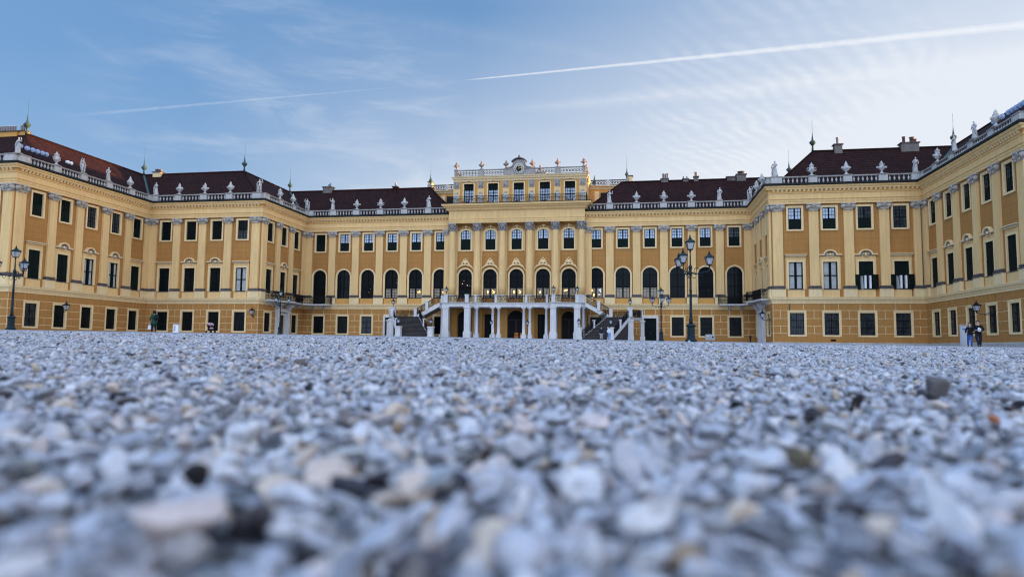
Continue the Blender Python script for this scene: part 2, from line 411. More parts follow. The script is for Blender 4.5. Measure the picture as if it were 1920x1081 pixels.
# gravel: loose stones as one mesh, finer near the camera
def ico(n):
    bm = bmesh.new(); bmesh.ops.create_icosphere(bm, subdivisions=n, radius=1); bm.verts.ensure_lookup_table()
    v = np.array([p.co[:] for p in bm.verts]); f = np.array([[q.index for q in x.verts] for x in bm.faces]); bm.free(); return v, f
def stones(P, size, lod, seed, lift):
    """P: (n,2) plan points in metres, size: (n,) half length"""
    r = np.random.default_rng(seed); bv, bf = ico(lod); n = len(P); k = len(bv)
    V = []
    S = np.stack([size*r.uniform(.8, 1.35, n), size*r.uniform(.5, .95, n), size*r.uniform(.20, .58, n)], 1)
    # a few random cutting planes make each stone angular
    v = np.repeat(bv[None], n, 0)
    for j in range(10):
        d = r.normal(size=(n, 3)); d /= np.linalg.norm(d, axis=1, keepdims=True); h = r.uniform(.38, .74, (n, 1))
        pr = np.einsum('nkc,nc->nk', v, d); ex = np.clip(pr-h, 0, None); v = v - ex[..., None]*d[:, None]*1.0
    v = v + r.normal(size=(n, k, 3))*(.035 if lod > 1 else .06)
    v = v*S[:, None]
    def rot(ax, a):
        c, s = np.cos(a), np.sin(a); M = np.zeros((n, 3, 3)); i, j = [(1, 2), (0, 2), (0, 1)][ax]
        M[:, ax, ax] = 1; M[:, i, i] = c; M[:, j, j] = c; M[:, i, j] = -s; M[:, j, i] = s; return M
    M = rot(2, r.uniform(0, 6.28, n)) @ rot(0, r.normal(0, .50, n)) @ rot(1, r.normal(0, .45, n))
    v = np.einsum('nij,nkj->nki', M, v)
    z = GX*(P[:, 0]-CAM[0]) + GY*(P[:, 1]-CAM[1]) + lift + size*r.uniform(-.45, .75, n)
    v += np.concatenate([P, z[:, None]], 1)[:, None]
    F = (bf[None] + (np.arange(n)*k)[:, None, None]).reshape(-1, 3)
    return v.reshape(-1, 3), F
def wedge(r0, r1, sp, margin=.25, jit=.5, seed=0, thin=None):
    r = np.random.default_rng(seed)
    h = r1*1.35
    xs = np.arange(-r1*.80-margin, r1*.80+margin, sp); ys = np.arange(max(.0, r0*.99)-.0, r1, sp)
    X, Y = np.meshgrid(xs, ys); X = X+r.uniform(-jit, jit, X.shape)*sp; Y = Y+r.uniform(-jit, jit, Y.shape)*sp
    X, Y = X.ravel(), Y.ravel()
    ok = (np.abs(X) < Y*.80+margin) & (Y > r0) & (Y < r1)
    if thin is not None: ok &= r.uniform(size=X.shape) < thin(Y)
    X, Y = X[ok], Y[ok]
    wx = CAM[0] + X*vr.x + Y*vf.x; wy = CAM[1] + X*vr.y + Y*vf.y
    return np.stack([wx, wy], 1), Y
def build_gravel():
    VV = []; FF = []; off = 0
    zones = [(.06, .42, .0150, 3, 0, None, .0084), (.06, .42, .026, 3, 1, None, .0112), (.42, .8, .0116, 3, 7, None, .0062), (.42, .8, .026, 3, 8, None, .0078), (.8, 1.6, .0098, 2, 2, None, .0056), (.8, 1.6, .030, 2, 3, None, .0072),
             (1.6, 3.4, .0112, 1, 4, None, .0070), (3.4, 7.5, .0190, 1, 5, None, .0112), (7.5, 16, .043, 1, 6, None, .018)]
    for z0, z1, sp, lod, sd_, th, sz in zones:
        P, Y = wedge(z0, z1, sp, .3 if z0 < 1 else .5, seed=sd_, thin=th)
        r = np.random.default_rng(100+sd_); size = sz*np.exp(r.normal(0, .28, len(P)))
        v, f = stones(P, size, lod if lod > 1 else 1, 200+sd_, -.003)
        VV.append(v); FF.append(f+off); off += len(v)
    V = np.concatenate(VV); F = np.concatenate(FF)
    me = bpy.data.meshes.new('gravel'); me.vertices.add(len(V)); me.vertices.foreach_set('co', V.astype(np.float32).ravel())
    me.loops.add(F.size); me.loops.foreach_set('vertex_index', F.astype(np.int32).ravel())
    me.polygons.add(len(F)); me.polygons.foreach_set('loop_start', np.arange(0, F.size, 3, dtype=np.int32)); me.polygons.foreach_set('loop_total', np.full(len(F), 3, np.int32))
    me.update(calc_edges=True)
    o = bpy.data.objects.new('gravel', me); col.objects.link(o)
    m = bpy.data.materials.new('gravel_stone'); m.use_nodes = True; t = m.node_tree; t.nodes.clear(); q = G(t)
    out = q.n('ShaderNodeOutputMaterial'); p = q.n('ShaderNodeBsdfPrincipled'); t.links.new(p.outputs[0], out.inputs[0])
    ge = q.n('ShaderNodeNewGeometry'); ri = ge.outputs['Random Per Island']
    c = q.ramp(ri, [(0, (.012, .011, .014)), (.045, (.05, .045, .055)), (.05, (.30, .20, .11)), (.065, (.42, .33, .23)), (.08, (.54, .45, .34)), (.19, (.54, .46, .42)),
                    (.20, (.25, .26, .28)), (.32, (.31, .32, .34)), (.36, (.37, .385, .41)), (.72, (.44, .455, .485)), (.75, (.50, .51, .52)), (.95, (.62, .61, .59)), (.96, (.27, .29, .285)), (1, (.20, .21, .20))])
    n = q.noise(ge.outputs['Position'], 260, 5, .65); n3 = q.noise(ge.outputs['Position'], 75, 4, .6, .6)
    c = q.mix(q.mr(n3, .54, .66, 0, .72), c, (.085, .08, .085, 1)); c = q.mix(q.mr(n3, .44, .30, 0, .5), c, (.60, .52, .42, 1))
    c = q.mix(1.0, q.vm('SCALE', c, None, scale=q.mr(n, .25, .75, .68, 1.16)), (1.08, 1.08, 1.12, 1), 'MULTIPLY'); t.links.new(c, p.inputs['Base Color']); p.inputs['Roughness'].default_value = .75
    b = q.n('ShaderNodeBump'); b.inputs['Strength'].default_value = .5; b.inputs['Distance'].default_value = .0012
    t.links.new(n, b.inputs['Height']); t.links.new(b.outputs[0], p.inputs['Normal'])
    me.materials.append(m); MATS['gravel_stone'] = m
    tag(o, kind='stuff'); o['label'] = 'loose pale grey gravel of small angular stones covering the court'; o['category'] = 'gravel'
build_gravel()
def single_stone(name, label, cam_xy, size, squash, color, seed, lift):
    x = CAM[0]+cam_xy[0]*vr.x+cam_xy[1]*vf.x; y = CAM[1]+cam_xy[0]*vr.y+cam_xy[1]*vf.y
    mat(name+'_rock', color, .8, .25, 60, .25, 300, .4, 300)
    r = np.random.default_rng(seed); v, f = ico(4)
    for j in range(16):
        d = r.normal(size=3); d /= np.linalg.norm(d); h = r.uniform(.42, .78); ex = np.clip(v@d-h, 0, None); v = v-ex[:, None]*d*.9
    v = v*np.array(squash)*size; a = r.uniform(0, 3)
    c, s = math.cos(a), math.sin(a); v = v@np.array([[c, s, 0], [-s, c, 0], [0, 0, 1]])
    b = MB(); b.add([tuple(p) for p in v], [tuple(int(i) for i in q) for q in f], name+'_rock', True)
    o = b.build(name, loc=(x, y, gz(x, y)+lift), u=1); tag(o, label, 'stone')
single_stone('grey_stone', 'largest dark grey stone standing proud of the gravel on the right', (.455, .76), .021, (.8, .7, 1.0), (.13, .12, .115), 5, .010)
single_stone('orange_pebble', 'small rust orange pebble lying on the gravel at the right', (.34, .50), .0065, (1, .8, .7), (.42, .15, .06), 6, .009)
single_stone('pink_pebble', 'large blurred pinkish white stone in the left foreground with a brown end', (-.092, .198), .0135, (1.25, .9, .65), (.60, .50, .45), 8, .008)
single_stone('brown_pebble', 'round olive brown pebble on the gravel right of centre', (.125, .305), .0085, (1, .9, .8), (.17, .14, .09), 9, .010)
single_stone('black_pebble', 'pointed black stone on the gravel left of centre', (-.112, .255), .0095, (1.2, .7, .6), (.03, .028, .03), 12, .010)
# ================================================================== the palace
palace = empty('palace', (0, 0, 0), 0, 'long ochre and cream baroque palace with stepped wings and a raised clock storey', 'palace')
W1, D1, W2, D2 = 32.2, 12.87, 48.6, 34.16
ZS = 5.98
def at(seg, s, d=0.0):
    """point on a facade segment: s along it, d out from the wall"""
    ox, oy, rz = seg[0], seg[1], seg[2]
    c, n = math.cos(rz), math.sin(rz)
    return (ox + s*c + d*n, oy + s*n - d*c)
def band(mb, inner, outer, y0, y1, mat):
    """moulded band between two open outlines (lists of x,z); y0 front, y1 back"""
    n = len(inner); vs = []
    for p in (inner, outer):
        vs += [(x, y0, z) for x, z in p]
    vs += [(x, y1, z) for x, z in inner] + [(x, y1, z) for x, z in outer]
    fs = []
    for i in range(n-1):
        fs.append((i, i+1, n+i+1, n+i)); fs.append((2*n+i, 2*n+i+1, i+1, i)); fs.append((n+i, n+i+1, 3*n+i+1, 3*n+i))
    for i, q in ((0, 0), (n-1, 1)): fs.append((i, n+i, 3*n+i, 2*n+i) if q == 0 else (i, 2*n+i, 3*n+i, n+i))
    mb.add(vs, fs, mat)
def arch_pts(hw, z0, ztop, n=14, rise=None):
    rise = hw if rise is None else rise; zc = ztop-rise
    if rise >= hw*.999: pts = [(hw*math.cos(a), zc+hw*math.sin(a)) for a in [math.pi*(1-i/n) for i in range(n+1)]]
    else:
        r = (hw*hw+rise*rise)/(2*rise); a0 = math.asin(hw/r)
        pts = [(r*math.sin(-a0+2*a0*i/n), ztop-r+r*math.cos(-a0+2*a0*i/n)) for i in range(n+1)]
    return [(-hw, z0)]+pts+[(hw, z0)]
def rect_pts(hw, z0, z1): return [(-hw, z0), (-hw, z1), (hw, z1), (hw, z0)]
def fill(mb, pts, y, mat): mb.add([(x, y, z) for x, z in pts], [tuple(range(len(pts)))], mat)
REV = .14
def wall_strip(mb, L, z0, z1, ops, mat, y=0.0, rm='plaster_pale'):
    """plane wall with real openings; ops = (centre, outline points)"""
    ops = sorted(ops, key=lambda o: o[0]); x = 0.
    for c, pts in ops:
        hw = max(p[0] for p in pts); za = min(p[1] for p in pts)
        mb.quad((x, y, z0), (c-hw, y, z0), (c-hw, y, z1), (x, y, z1), mat)
        if za > z0+.01: mb.quad((c-hw, y, z0), (c+hw, y, z0), (c+hw, y, za), (c-hw, y, za), mat)
        top = pts[1:-1]
        if top[0][0] > -hw+1e-6: top = [(-hw, top[0][1])]+top
        for (xa, a), (xb, b) in zip(top[:-1], top[1:]):
            if xb-xa > 1e-5: mb.quad((c+xa, y, a), (c+xb, y, b), (c+xb, y, z1), (c+xa, y, z1), mat)
        lp = pts+[pts[0]]
        for (xa, a), (xb, b) in zip(lp[:-1], lp[1:]): mb.quad((c+xa, y, a), (c+xa, y+REV, a), (c+xb, y+REV, b), (c+xb, y, b), rm)
        x = c+hw
    mb.quad((x, y, z0), (L, y, z0), (L, y, z1), (x, y, z1), mat)
# ---------------- window prototypes (made once, then copied); local: x along the wall, -y outwards, true heights
def proto(name): o = bpy.data.objects.new(name, None); return o
PROT = {}
def part(proto_o, name, mb):
    mb.v = [(x, y*.42 if y > 0 else y, z) for x, y, z in mb.v]   # shallow reveals
    o = mb.mesh(name); PROT.setdefault(proto_o, []).append((name, o))
def place(kind, seg, s, d=0.0, parent=palace):
    """put a window: first mesh is the window itself, the rest become its sub-parts"""
    lst = PROT[kind]; x, y = at(seg, s, d); top = None
    for i, (nm, me) in enumerate(lst):
        o = bpy.data.objects.new(nm, me); col.objects.link(o)
        if i == 0: o.location = (x*K, y*K, 0); o.rotation_euler.z = seg[2]; o.parent = parent; top = o
        else: o.parent = top
    return top
def grid(mb, x0, x1, z0, z1, nx, nz, y, t, mat, th=.04):
    for i in range(1, nx): x = x0+(x1-x0)*i/nx; mb.box(x-t, x+t, y-th, y, z0, z1, mat)
    for j in range(1, nz): z = z0+(z1-z0)*j/nz; mb.box(x0, x1, y-th+.003, y+.003, z-t, z+t, mat)
def frame(mb, x0, x1, z0, z1, y, t, mat, th=.06):
    mb.box(x0, x0+t, y-th, y, z0, z1, mat); mb.box(x1-t, x1, y-th, y, z0, z1, mat)
    mb.box(x0+t, x1-t, y-th, y, z0, z0+t, mat); mb.box(x0+t, x1-t, y-th, y, z1-t, z1, mat)
def leaf(mb, x0, x1, z0, z1, nx, nz, glassmat, y=.26, t=.045):
    frame(mb, x0, x1, z0, z1, y, t+.02, 'frame_black'); grid(mb, x0+t, x1-t, z0+t, z1-t, nx, nz, y-.005, .016, 'frame_black')
def louvres(mb, x0, x1, z0, z1, y, mat='wood_dark_green', n=None):
    frame(mb, x0, x1, z0, z1, y, .06, mat, .07)
    n = n or max(4, int((z1-z0)/.13))
    for i in range(n):
        z = z0+.06+(z1-z0-.12)*(i+.1)/n; h = (z1-z0-.12)/n*.95
        mb.add([(x0+.06, y-.055, z), (x1-.06, y-.055, z), (x1-.06, y-.012, z+h), (x0+.06, y-.012, z+h)], [(0, 1, 2, 3)], mat)
        mb.add([(x0+.06, y-.055, z), (x1-.06, y-.055, z), (x1-.06, y-.03, z-.015), (x0+.06, y-.03, z-.015)], [(3, 2, 1, 0)], mat)
def surround_rect(hw, z0, z1, t, proud=.10, top=None):
    mb = MB(); band(mb, rect_pts(hw, z0, z1), rect_pts(hw+t, z0, z1+t), -proud, .02, 'plaster_pale')
    mb.box(-hw-t-.0, hw+t+.0, -proud-.0, .02, z0-t*.9, z0, 'plaster_pale')
    band(mb, rect_pts(hw+t*.62, z0, z1+t*.62), rect_pts(hw+t+.03, z0-t*.9, z1+t+.03), -proud-.035, -proud+.02, 'plaster_pale')
    return mb
# ground-floor windows
for kind, gm in (('ground', 'glass_dark'), ('ground_dim', 'glass_dim')):
    part(kind, 'ground_window', surround_rect(.79, 1.69, 4.20, .21))
    mb = MB(); mb.quad((-.79, .27, 1.69), (.79, .27, 1.69), (.79, .27, 4.2), (-.79, .27, 4.2), gm); part(kind, 'pane', mb)
    mb = MB(); frame(mb, -.79, .79, 1.69, 4.2, .25, .06, 'frame_black'); grid(mb, -.73, .73, 1.75, 4.14, 2, 3, .235, .035, 'frame_black', .05); part(kind, 'sash', mb)
    mb = MB(); grid(mb, -.76, .76, 1.7, 4.18, 8, 10, .10, .012, 'iron', .02); part(kind, 'grille', mb)
# upper windows
def upper(kind, lo, hi, seg=False):
    z0, z1, zm = 13.86, 16.38, 15.08; hw = .72
    if seg: z0, z1, zm, hw = 13.76, 16.62, 15.30, .73
    if seg:
        mb = MB(); a = arch_pts(hw, z0, z1, 10, .30); b = arch_pts(hw+.22, z0, z1+.24, 10, .30); band(mb, a, b, -.10, .02, 'plaster_pale'); mb.box(-hw-.22, hw+.22, -.1, .02, z0-.2, z0, 'plaster_pale')
        mb.box(-hw-.45, -hw-.22, -.05, .02, z0-.2, z1-.1, 'plaster_yellow'); mb.box(hw+.22, hw+.45, -.05, .02, z0-.2, z1-.1, 'plaster_yellow')
        for sx in (-1, 1):   # scroll ornament above the head
            mb.tube([(sx*(.12+.75*t), -.06-.05*math.sin(t*9), z1+.33+.22*math.cos(t*2.4)-.1*t) for t in [i/10 for i in range(11)]], .05, 'plaster_pale', 5)
        mb.ball((0, -.05, z1+.52), (.2, .1, .2), 'plaster_pale')
    else: mb = surround_rect(hw, z0, z1, .2)
    part(kind, 'upper_window', mb)
    pts = arch_pts(hw, z0, z1, 10, .30) if seg else rect_pts(hw, z0, z1)
    mb = MB()
    if hi == 'glass_sky' or lo != hi:
        mb.quad((-hw, .27, z0), (hw, .27, z0), (hw, .27, zm), (-hw, .27, zm), lo)
        fill(mb, [(-hw, zm)]+[p for p in pts if p[1] > zm]+[(hw, zm)], .27, hi)
    else: fill(mb, pts, .27, lo)
    part(kind, 'pane', mb)
    mb = MB(); frame(mb, -hw, hw, z0, z1 if not seg else z1-.02, .25, .05, 'frame_black'); mb.box(-.05, .05, .15, .25, z0, z1-.02, 'frame_black')
    if lo == 'wood_dark_green':
        for x0, x1 in ((-hw+.05, -.05), (.05, hw-.05)):
            mb.box(x0, x1, .17, .24, z0+.05, zm, 'wood_dark_green'); mb.box(x0+.1, x1-.1, .155, .17, z0+.16, zm-.12, 'wood_dark_green')
            grid(mb, x0, x1, zm+.05, z1-.05, 2, 3, .22, .02, 'frame_black')
            frame(mb, x0, x1, zm+.0, z1-.03, .225, .035, 'frame_black', .04)
    elif lo == 'louvre': pass
    else:
        for x0, x1 in ((-hw+.05, -.05), (.05, hw-.05)):
            grid(mb, x0, x1, zm+.05, z1-.05, 2, 3, .22, .02, 'frame_black'); grid(mb, x0, x1, z0+.05, zm-.05, 2, 3, .22, .02, 'frame_black')
        mb.box(-hw+.05, hw-.05, .16, .24, zm-.04, zm+.04, 'frame_black')
    part(kind, 'sash', mb)
upper('up_pale', 'wood_dark_green', 'glass_sky'); upper('up_dark', 'glass_dark', 'glass_dark'); upper('up_dim', 'glass_dim', 'glass_dim')
upper('up_half', 'wood_dark_green', 'glass_dark'); upper('up_arc', 'wood_dark_green', 'glass_sky', True); upper('up_mix', 'glass_dim', 'glass_dark')
upper('up_halfdim', 'wood_dark_green', 'glass_dim')
# tall windows of the main floor in the wings
def tall(kind, style, ped='flat'):
    z0, z1, hw = 6.93, 10.06, .77
    mb = MB(); band(mb, rect_pts(hw, z0, z1), rect_pts(hw+.19, z0, z1+.19), -.10, .02, 'plaster_pale')
    mb.box(-hw-.02, hw+.02, -.14, .02, z0-.07, z0, 'stone_dark')
    mb.box(-hw-.34, hw+.34, -.05, .02, z0-.02, z1+.75, 'plaster_yellow'); v = mb.v[-8:]
    # the backing panel must not cover the opening: rebuild it as a band
    mb.v = mb.v[:-8]; mb.f = mb.f[:-6]; mb.m = mb.m[:-6]; mb.sm = mb.sm[:-6]
    band(mb, rect_pts(hw+.19, z0, z1+.19), rect_pts(hw+.34, z0, z1+.62), -.05, .02, 'plaster_yellow')
    if ped == 'flat':
        mb.box(-hw-.36, hw+.36, -.22, .02, z1+.62, z1+.72, 'plaster_pale'); mb.box(-hw-.42, hw+.42, -.30, .02, z1+.74, z1+.80, 'stone_cap'); mb.box(-hw-.46, hw+.46, -.33, .02, z1+.81, z1+.88, 'plaster_pale')
    else:
        pr = [(-hw-.46, z1+.74), (-hw-.05, z1+.74)]+[(-.62*math.cos(a), z1+.74+.52*math.sin(a)) for a in [math.pi*i/10 for i in range(11)]]+[(hw+.05, z1+.74), (hw+.46, z1+.74)]
        up = [(x*(1.0 if abs(x) > .7 else 1.18), z+.13) for x, z in pr]
        band(mb, pr, up, -.30, .02, 'plaster_pale'); band(mb, [(x, z-.06) for x, z in pr], [(x, z-.01) for x, z in pr], -.22, .02, 'stone_cap')
        for sx in (-1, 1):
            mb.lathe([(.0, -.03), (.20, 0), (.22, .08), (.10, .14)], 8, 'stone_cap', (sx*.30, -.14, z1+.80), 'y')
        mb.ball((0, -.16, z1+.82), (.15, .12, .17), 'plaster_pale'); mb.tube([(-.45, -.08, z1+.66), (-.2, -.12, z1+.54), (.2, -.12, z1+.54), (.45, -.08, z1+.66)], .05, 'plaster_pale', 5)
    part(kind, 'tall_window', mb)
    zm = (z0+z1)/2
    if style in ('curtain', 'halfcurtain', 'dark'):
        gm = {'curtain': 'curtain', 'halfcurtain': 'curtain', 'dark': 'glass_dark'}[style]
        mb = MB()
        if style == 'halfcurtain':
            for x0, x1, q in ((-hw, -.52, 'glass_dark'), (-.52, -.26, 'curtain'), (-.26, .30, 'glass_dark'), (.30, .62, 'curtain'), (.62, hw, 'glass_dark')): mb.quad((x0, .3, z0), (x1, .3, z0), (x1, .3, z1), (x0, .3, z1), q)
        elif style == 'curtain':
            for x0, x1, q in ((-hw, -.16, 'curtain'), (-.16, .14, 'glass_dark'), (.14, .62, 'curtain'), (.62, hw, 'glass_dim')): mb.quad((x0, .3, z0), (x1, .3, z0), (x1, .3, z1), (x0, .3, z1), q)
        else: mb.quad((-hw, .3, z0), (hw, .3, z0), (hw, .3, z1), (-hw, .3, z1), gm)
        part(kind, 'pane', mb)
        mb = MB(); frame(mb, -hw, hw, z0, z1, .26, .08, 'frame_black'); mb.box(-.07, .07, .15, .26, z0, z1, 'frame_black'); mb.box(-hw, hw, .155, .265, zm-.06, zm+.06, 'frame_black')
        part(kind, 'sash', mb)
    elif style == 'louvre':
        mb = MB(); mb.quad((-hw, .3, z0), (hw, .3, z0), (hw, .3, z1), (-hw, .3, z1), 'glass_dark'); part(kind, 'pane', mb)
        mb = MB()
        for x0, x1 in ((-hw, -.01), (.01, hw)):
            louvres(mb, x0, x1, z0, zm-.01, .12); louvres(mb, x0, x1, zm+.01, z1, .12)
        part(kind, 'shutter', mb)
    elif style == 'open':
        mb = MB(); mb.quad((-hw, .3, z0), (hw, .3, z0), (hw, .3, z1), (-hw, .3, z1), 'room_dark'); part(kind, 'pane', mb)
        mb = MB(); louvres(mb, -hw, -.01, zm+.05, z1, .10); louvres(mb, .01, hw, zm+.05, z1, .10); part(kind, 'shutter', mb)
        for sx in (-1, 1):
            mb = MB(); a, b = (hw-.10, hw+.46); a, b = sorted((sx*a, sx*b)); louvres(mb, a, b, z0-.03, zm+.06, -.20); mb.box(a+.05, b-.05, -.20, -.19, z0, zm, 'wood_dark_green'); part(kind, 'shutter', mb)
        mb = MB(); mb.box(-hw, hw, .0, .1, zm-.04, zm+.05, 'frame_black')
        for x in (-.12, .40): mb.box(x-.09, x+.09, -.22, .24, z0+.06, zm-.05, 'white_paint')
        mb.quad((-.70, .26, z0), (-.22, .26, z0), (-.32, .26, zm-.05), (-.70, .26, zm-.05), 'curtain')
        part(kind, 'sash', mb)
for pd in ('flat', 'arc'):
    for st in ('dark', 'halfcurtain', 'curtain', 'louvre', 'open'): tall(st+'_'+pd, st, pd)
# arched windows of the middle block and its flanks
def arched(kind, inner, deep=False, lamps=(), rich=False, door=False):
    z0, z1, hw = (6.87, 11.05, 1.0) if not rich else (6.87, 10.98, .98)
    if door: z0 = 6.0
    a = arch_pts(hw, z0, z1); b = arch_pts(hw+.2, z0, z1+.2)
    mb = MB(); band(mb, a, b, -.10, .02, 'plaster_pale'); band(mb, arch_pts(hw+.13, z0, z1+.13), arch_pts(hw+.23, z0, z1+.23), -.14, -.08, 'plaster_pale')
    mb.box(-hw-.02, hw+.02, -.05, .3, z0-.06, z0, 'stone_dark')
    if rich:
        c = [(x*1.18, z+.42) for x, z in arch_pts(hw+.1, 10.2, z1+.12, 14, .85)[1:-1]]
        c = [(-hw-.62, c[0][1]-.02)]+c+[(hw+.62, c[-1][1]-.02)]
        band(mb, c, [(x*1.03, z+.16) for x, z in c], -.28, .02, 'plaster_pale')
        zc = z1+.98
        mb.ball((0, -.18, zc), (.26, .16, .30), 'plaster_pale')
        for sx in (-1, 1):
            mb.ball((sx*.36, -.14, zc+.02), (.2, .12, .17), 'plaster_pale'); mb.ball((sx*.5, -.12, zc-.22), (.2, .1, .13), 'plaster_pale'); mb.ball((sx*.22, -.16, zc+.28), (.14, .1, .16), 'plaster_pale')
            mb.tube([(sx*.4, -.12, zc-.35), (sx*.75, -.1, zc-.42), (sx*1.0, -.08, zc-.62), (sx*1.1, -.08, zc-.9)], .06, 'plaster_pale', 5)
        mb.ball((0, -.14, zc+.5), (.12, .1, .14), 'plaster_pale')
    part(kind, 'arched_window', mb)
    zt = 8.42
    mb = MB(); fill(mb, a, .62 if deep else .29, 'room_dark' if deep else 'glass_dark'); part(kind, 'interior' if deep else 'pane', mb)
    if inner == 'blind':
        mb = MB()
        for x0, x1 in ((-hw+.12, -.11), (.11, hw-.12)):
            n = 6
            for i in range(n):
                za = z0+.1+(zt-z0-.25)*i/n; zb = z0+.1+(zt-z0-.25)*(i+.86)/n; mb.quad((x0, .5 if deep else .275, za), (x1, .5 if deep else .275, za), (x1, .46 if deep else .265, zb), (x0, .46 if deep else .265, zb), 'blind')
        part(kind, 'blind', mb)
    mb = MB(); band(mb, arch_pts(hw-.09, z0+.09, z1-.09), a, .15, .27, 'frame_black'); mb.box(-hw, hw, .15, .27, z0, z0+.09, 'frame_black')
    mb.box(-.08, .08, .14, .27, z0, z1-.05, 'frame_black')
    mb.box(-hw+.02, hw-.02, .12, .26, zt-.07, zt+.07, 'frame_black'); mb.box(-hw+.02, hw-.02, .12, .26, 9.95, 10.05, 'frame_black')
    for sx in (-1, 1):
        for z in (7.2, 7.65, 8.1): mb.box(min(sx*.08, sx*(hw-.09)), max(sx*.08, sx*(hw-.09)), .2, .24, z-.015, z+.015, 'frame_black')
        for z in (8.8, 9.2, 9.6): mb.box(min(sx*.08, sx*(hw-.09)), max(sx*.08, sx*(hw-.09)), .2, .24, z-.015, z+.015, 'frame_black')
        mb.box(sx*.5-.015, sx*.5+.015, .2, .24, z0, z1-.4, 'frame_black')
    part(kind, 'sash', mb)
    for (x, z, r, mt) in lamps:      # chandelier arms with bulbs hanging in the room
        mb = MB(); rr = random.Random(int(x*100+z*10))
        for k in range(5 if r > .1 else 1):
            ox, oz = rr.uniform(-1, 1)*r, rr.uniform(-1, 1)*r*1.2
            mb.ball((x+ox, .40, z+oz), (r*.42, .05, r*.5), mt, 6, 5)
        mb.tube([(x, .42, z-r), (x, .42, z+r*2.2)], .012, 'iron', 4)
        part(kind, 'chandelier', mb)
arched('arc_dark', None); arched('arc_door', None, door=True)
arched('arc_red', None, True, [(.42, 7.9, .05, 'lit_red'), (.47, 7.88, .05, 'lit_white')])
arched('arc_spark', None, True, [(.35, 8.3, .05, 'lit_white'), (.15, 7.75, .04, 'lit_amber')])
arched('arc_blind', 'blind'); arched('arc_blind_spark', 'blind', True, [(.72, 9.6, .06, 'lit_amber'), (.65, 9.2, .05, 'lit_white')])
arched('arc_amber_r', 'blind', True, [(.5, 7.85, .17, 'lit_amber')])
arched('arc_window_glow', 'blind', True, [(-.62, 7.95, .15, 'lit_amber'), (-.36, 7.3, .15, 'lit_amber'), (.5, 7.9, .16, 'lit_white'), (.45, 7.35, .12, 'lit_white')])
arched('rich_spark', None, True, [(-.45, 8.9, .10, 'lit_amber'), (.35, 8.8, .10, 'lit_amber'), (-.2, 9.3, .05, 'lit_amber'), (.6, 8.6, .06, 'lit_white')], True)
arched('rich_two', 'blind', True, [(-.4, 7.75, .16, 'lit_amber'), (.42, 7.75, .16, 'lit_amber')], True)
arched('rich_one', 'blind', True, [(-.32, 7.75, .15, 'lit_amber'), (.5, 7.3, .09, 'lit_amber')], True)
arched('rich_left', 'blind', True, [(-.42, 7.8, .17, 'lit_amber'), (.45, 7.35, .08, 'lit_amber')], True)
# pilaster prototypes
def pilaster(kind, hw, zcap0=15.97, ztop=16.8, pd=.24):
    mb = MB()
    mb.box(-hw, hw, -pd, .02, 7.31, zcap0, 'plaster_yellow'); mb.box(-hw-.20, hw+.20, -pd-.10, .02, 6.0, 6.93, 'plaster_pale')
    part(kind, 'pilaster', mb)
    mb = MB(); mb.sweep([(-hw-.02, .0), (-hw-.02, -pd), (hw+.02, -pd), (hw+.02, 0)][::1], [(.0, 6.93), (.17, 6.94), (.19, 7.0), (.17, 7.06), (.08, 7.08), (.07, 7.13), (.13, 7.15), (.14, 7.21), (.12, 7.26), (.0, 7.31)], 'stone_dark', False)
    mb.box(-hw-.16, hw+.16, -pd-.15, .0, 6.94, 7.02, 'stone_dark'); part(kind, 'pilaster_base', mb)
    mb = MB(); z0, z1 = zcap0, ztop
    mb.box(-hw, hw, -pd-.03, .02, z0, z0+.12, 'stone_cap'); mb.hexa([(-hw, -pd-.02, z0+.1), (hw, -pd-.02, z0+.1), (hw, .02, z0+.1), (-hw, .02, z0+.1)], [(-hw-.1, -pd-.14, z1-.12), (hw+.1, -pd-.14, z1-.12), (hw+.1, .02, z1-.12), (-hw-.1, .02, z1-.12)], 'stone_cap')
    mb.box(-hw-.26, hw+.26, -pd-.24, .02, z1-.13, z1, 'stone_cap')
    for sx in (-1, 1):
        cx = sx*(hw+.02); cz = z1-.40
        for r, yy in ((.27, .0), (.19, .05), (.10, .09)): mb.lathe([(r, -pd-.16-yy), (r, -pd+.1)], 12, 'stone_cap', (cx, 0, cz), 'y', a0=.3)
        mb.tube([(cx-sx*.1, -pd-.2, cz-.25), (cx-sx*.25, -pd-.2, cz-.42), (cx-sx*.4, -pd-.18, cz-.3)], .06, 'stone_cap', 5)
    mb.ball((0, -pd-.18, z1-.22), (.17, .1, .15), 'stone_cap'); mb.tube([(-hw*.8, -pd-.16, z1-.25), (0, -pd-.2, z1-.48), (hw*.8, -pd-.16, z1-.25)], .06, 'stone_cap', 5)
    part(kind, 'capital', mb)
pilaster('pil', .52); pilaster('pil_corner', .56, pd=.26)

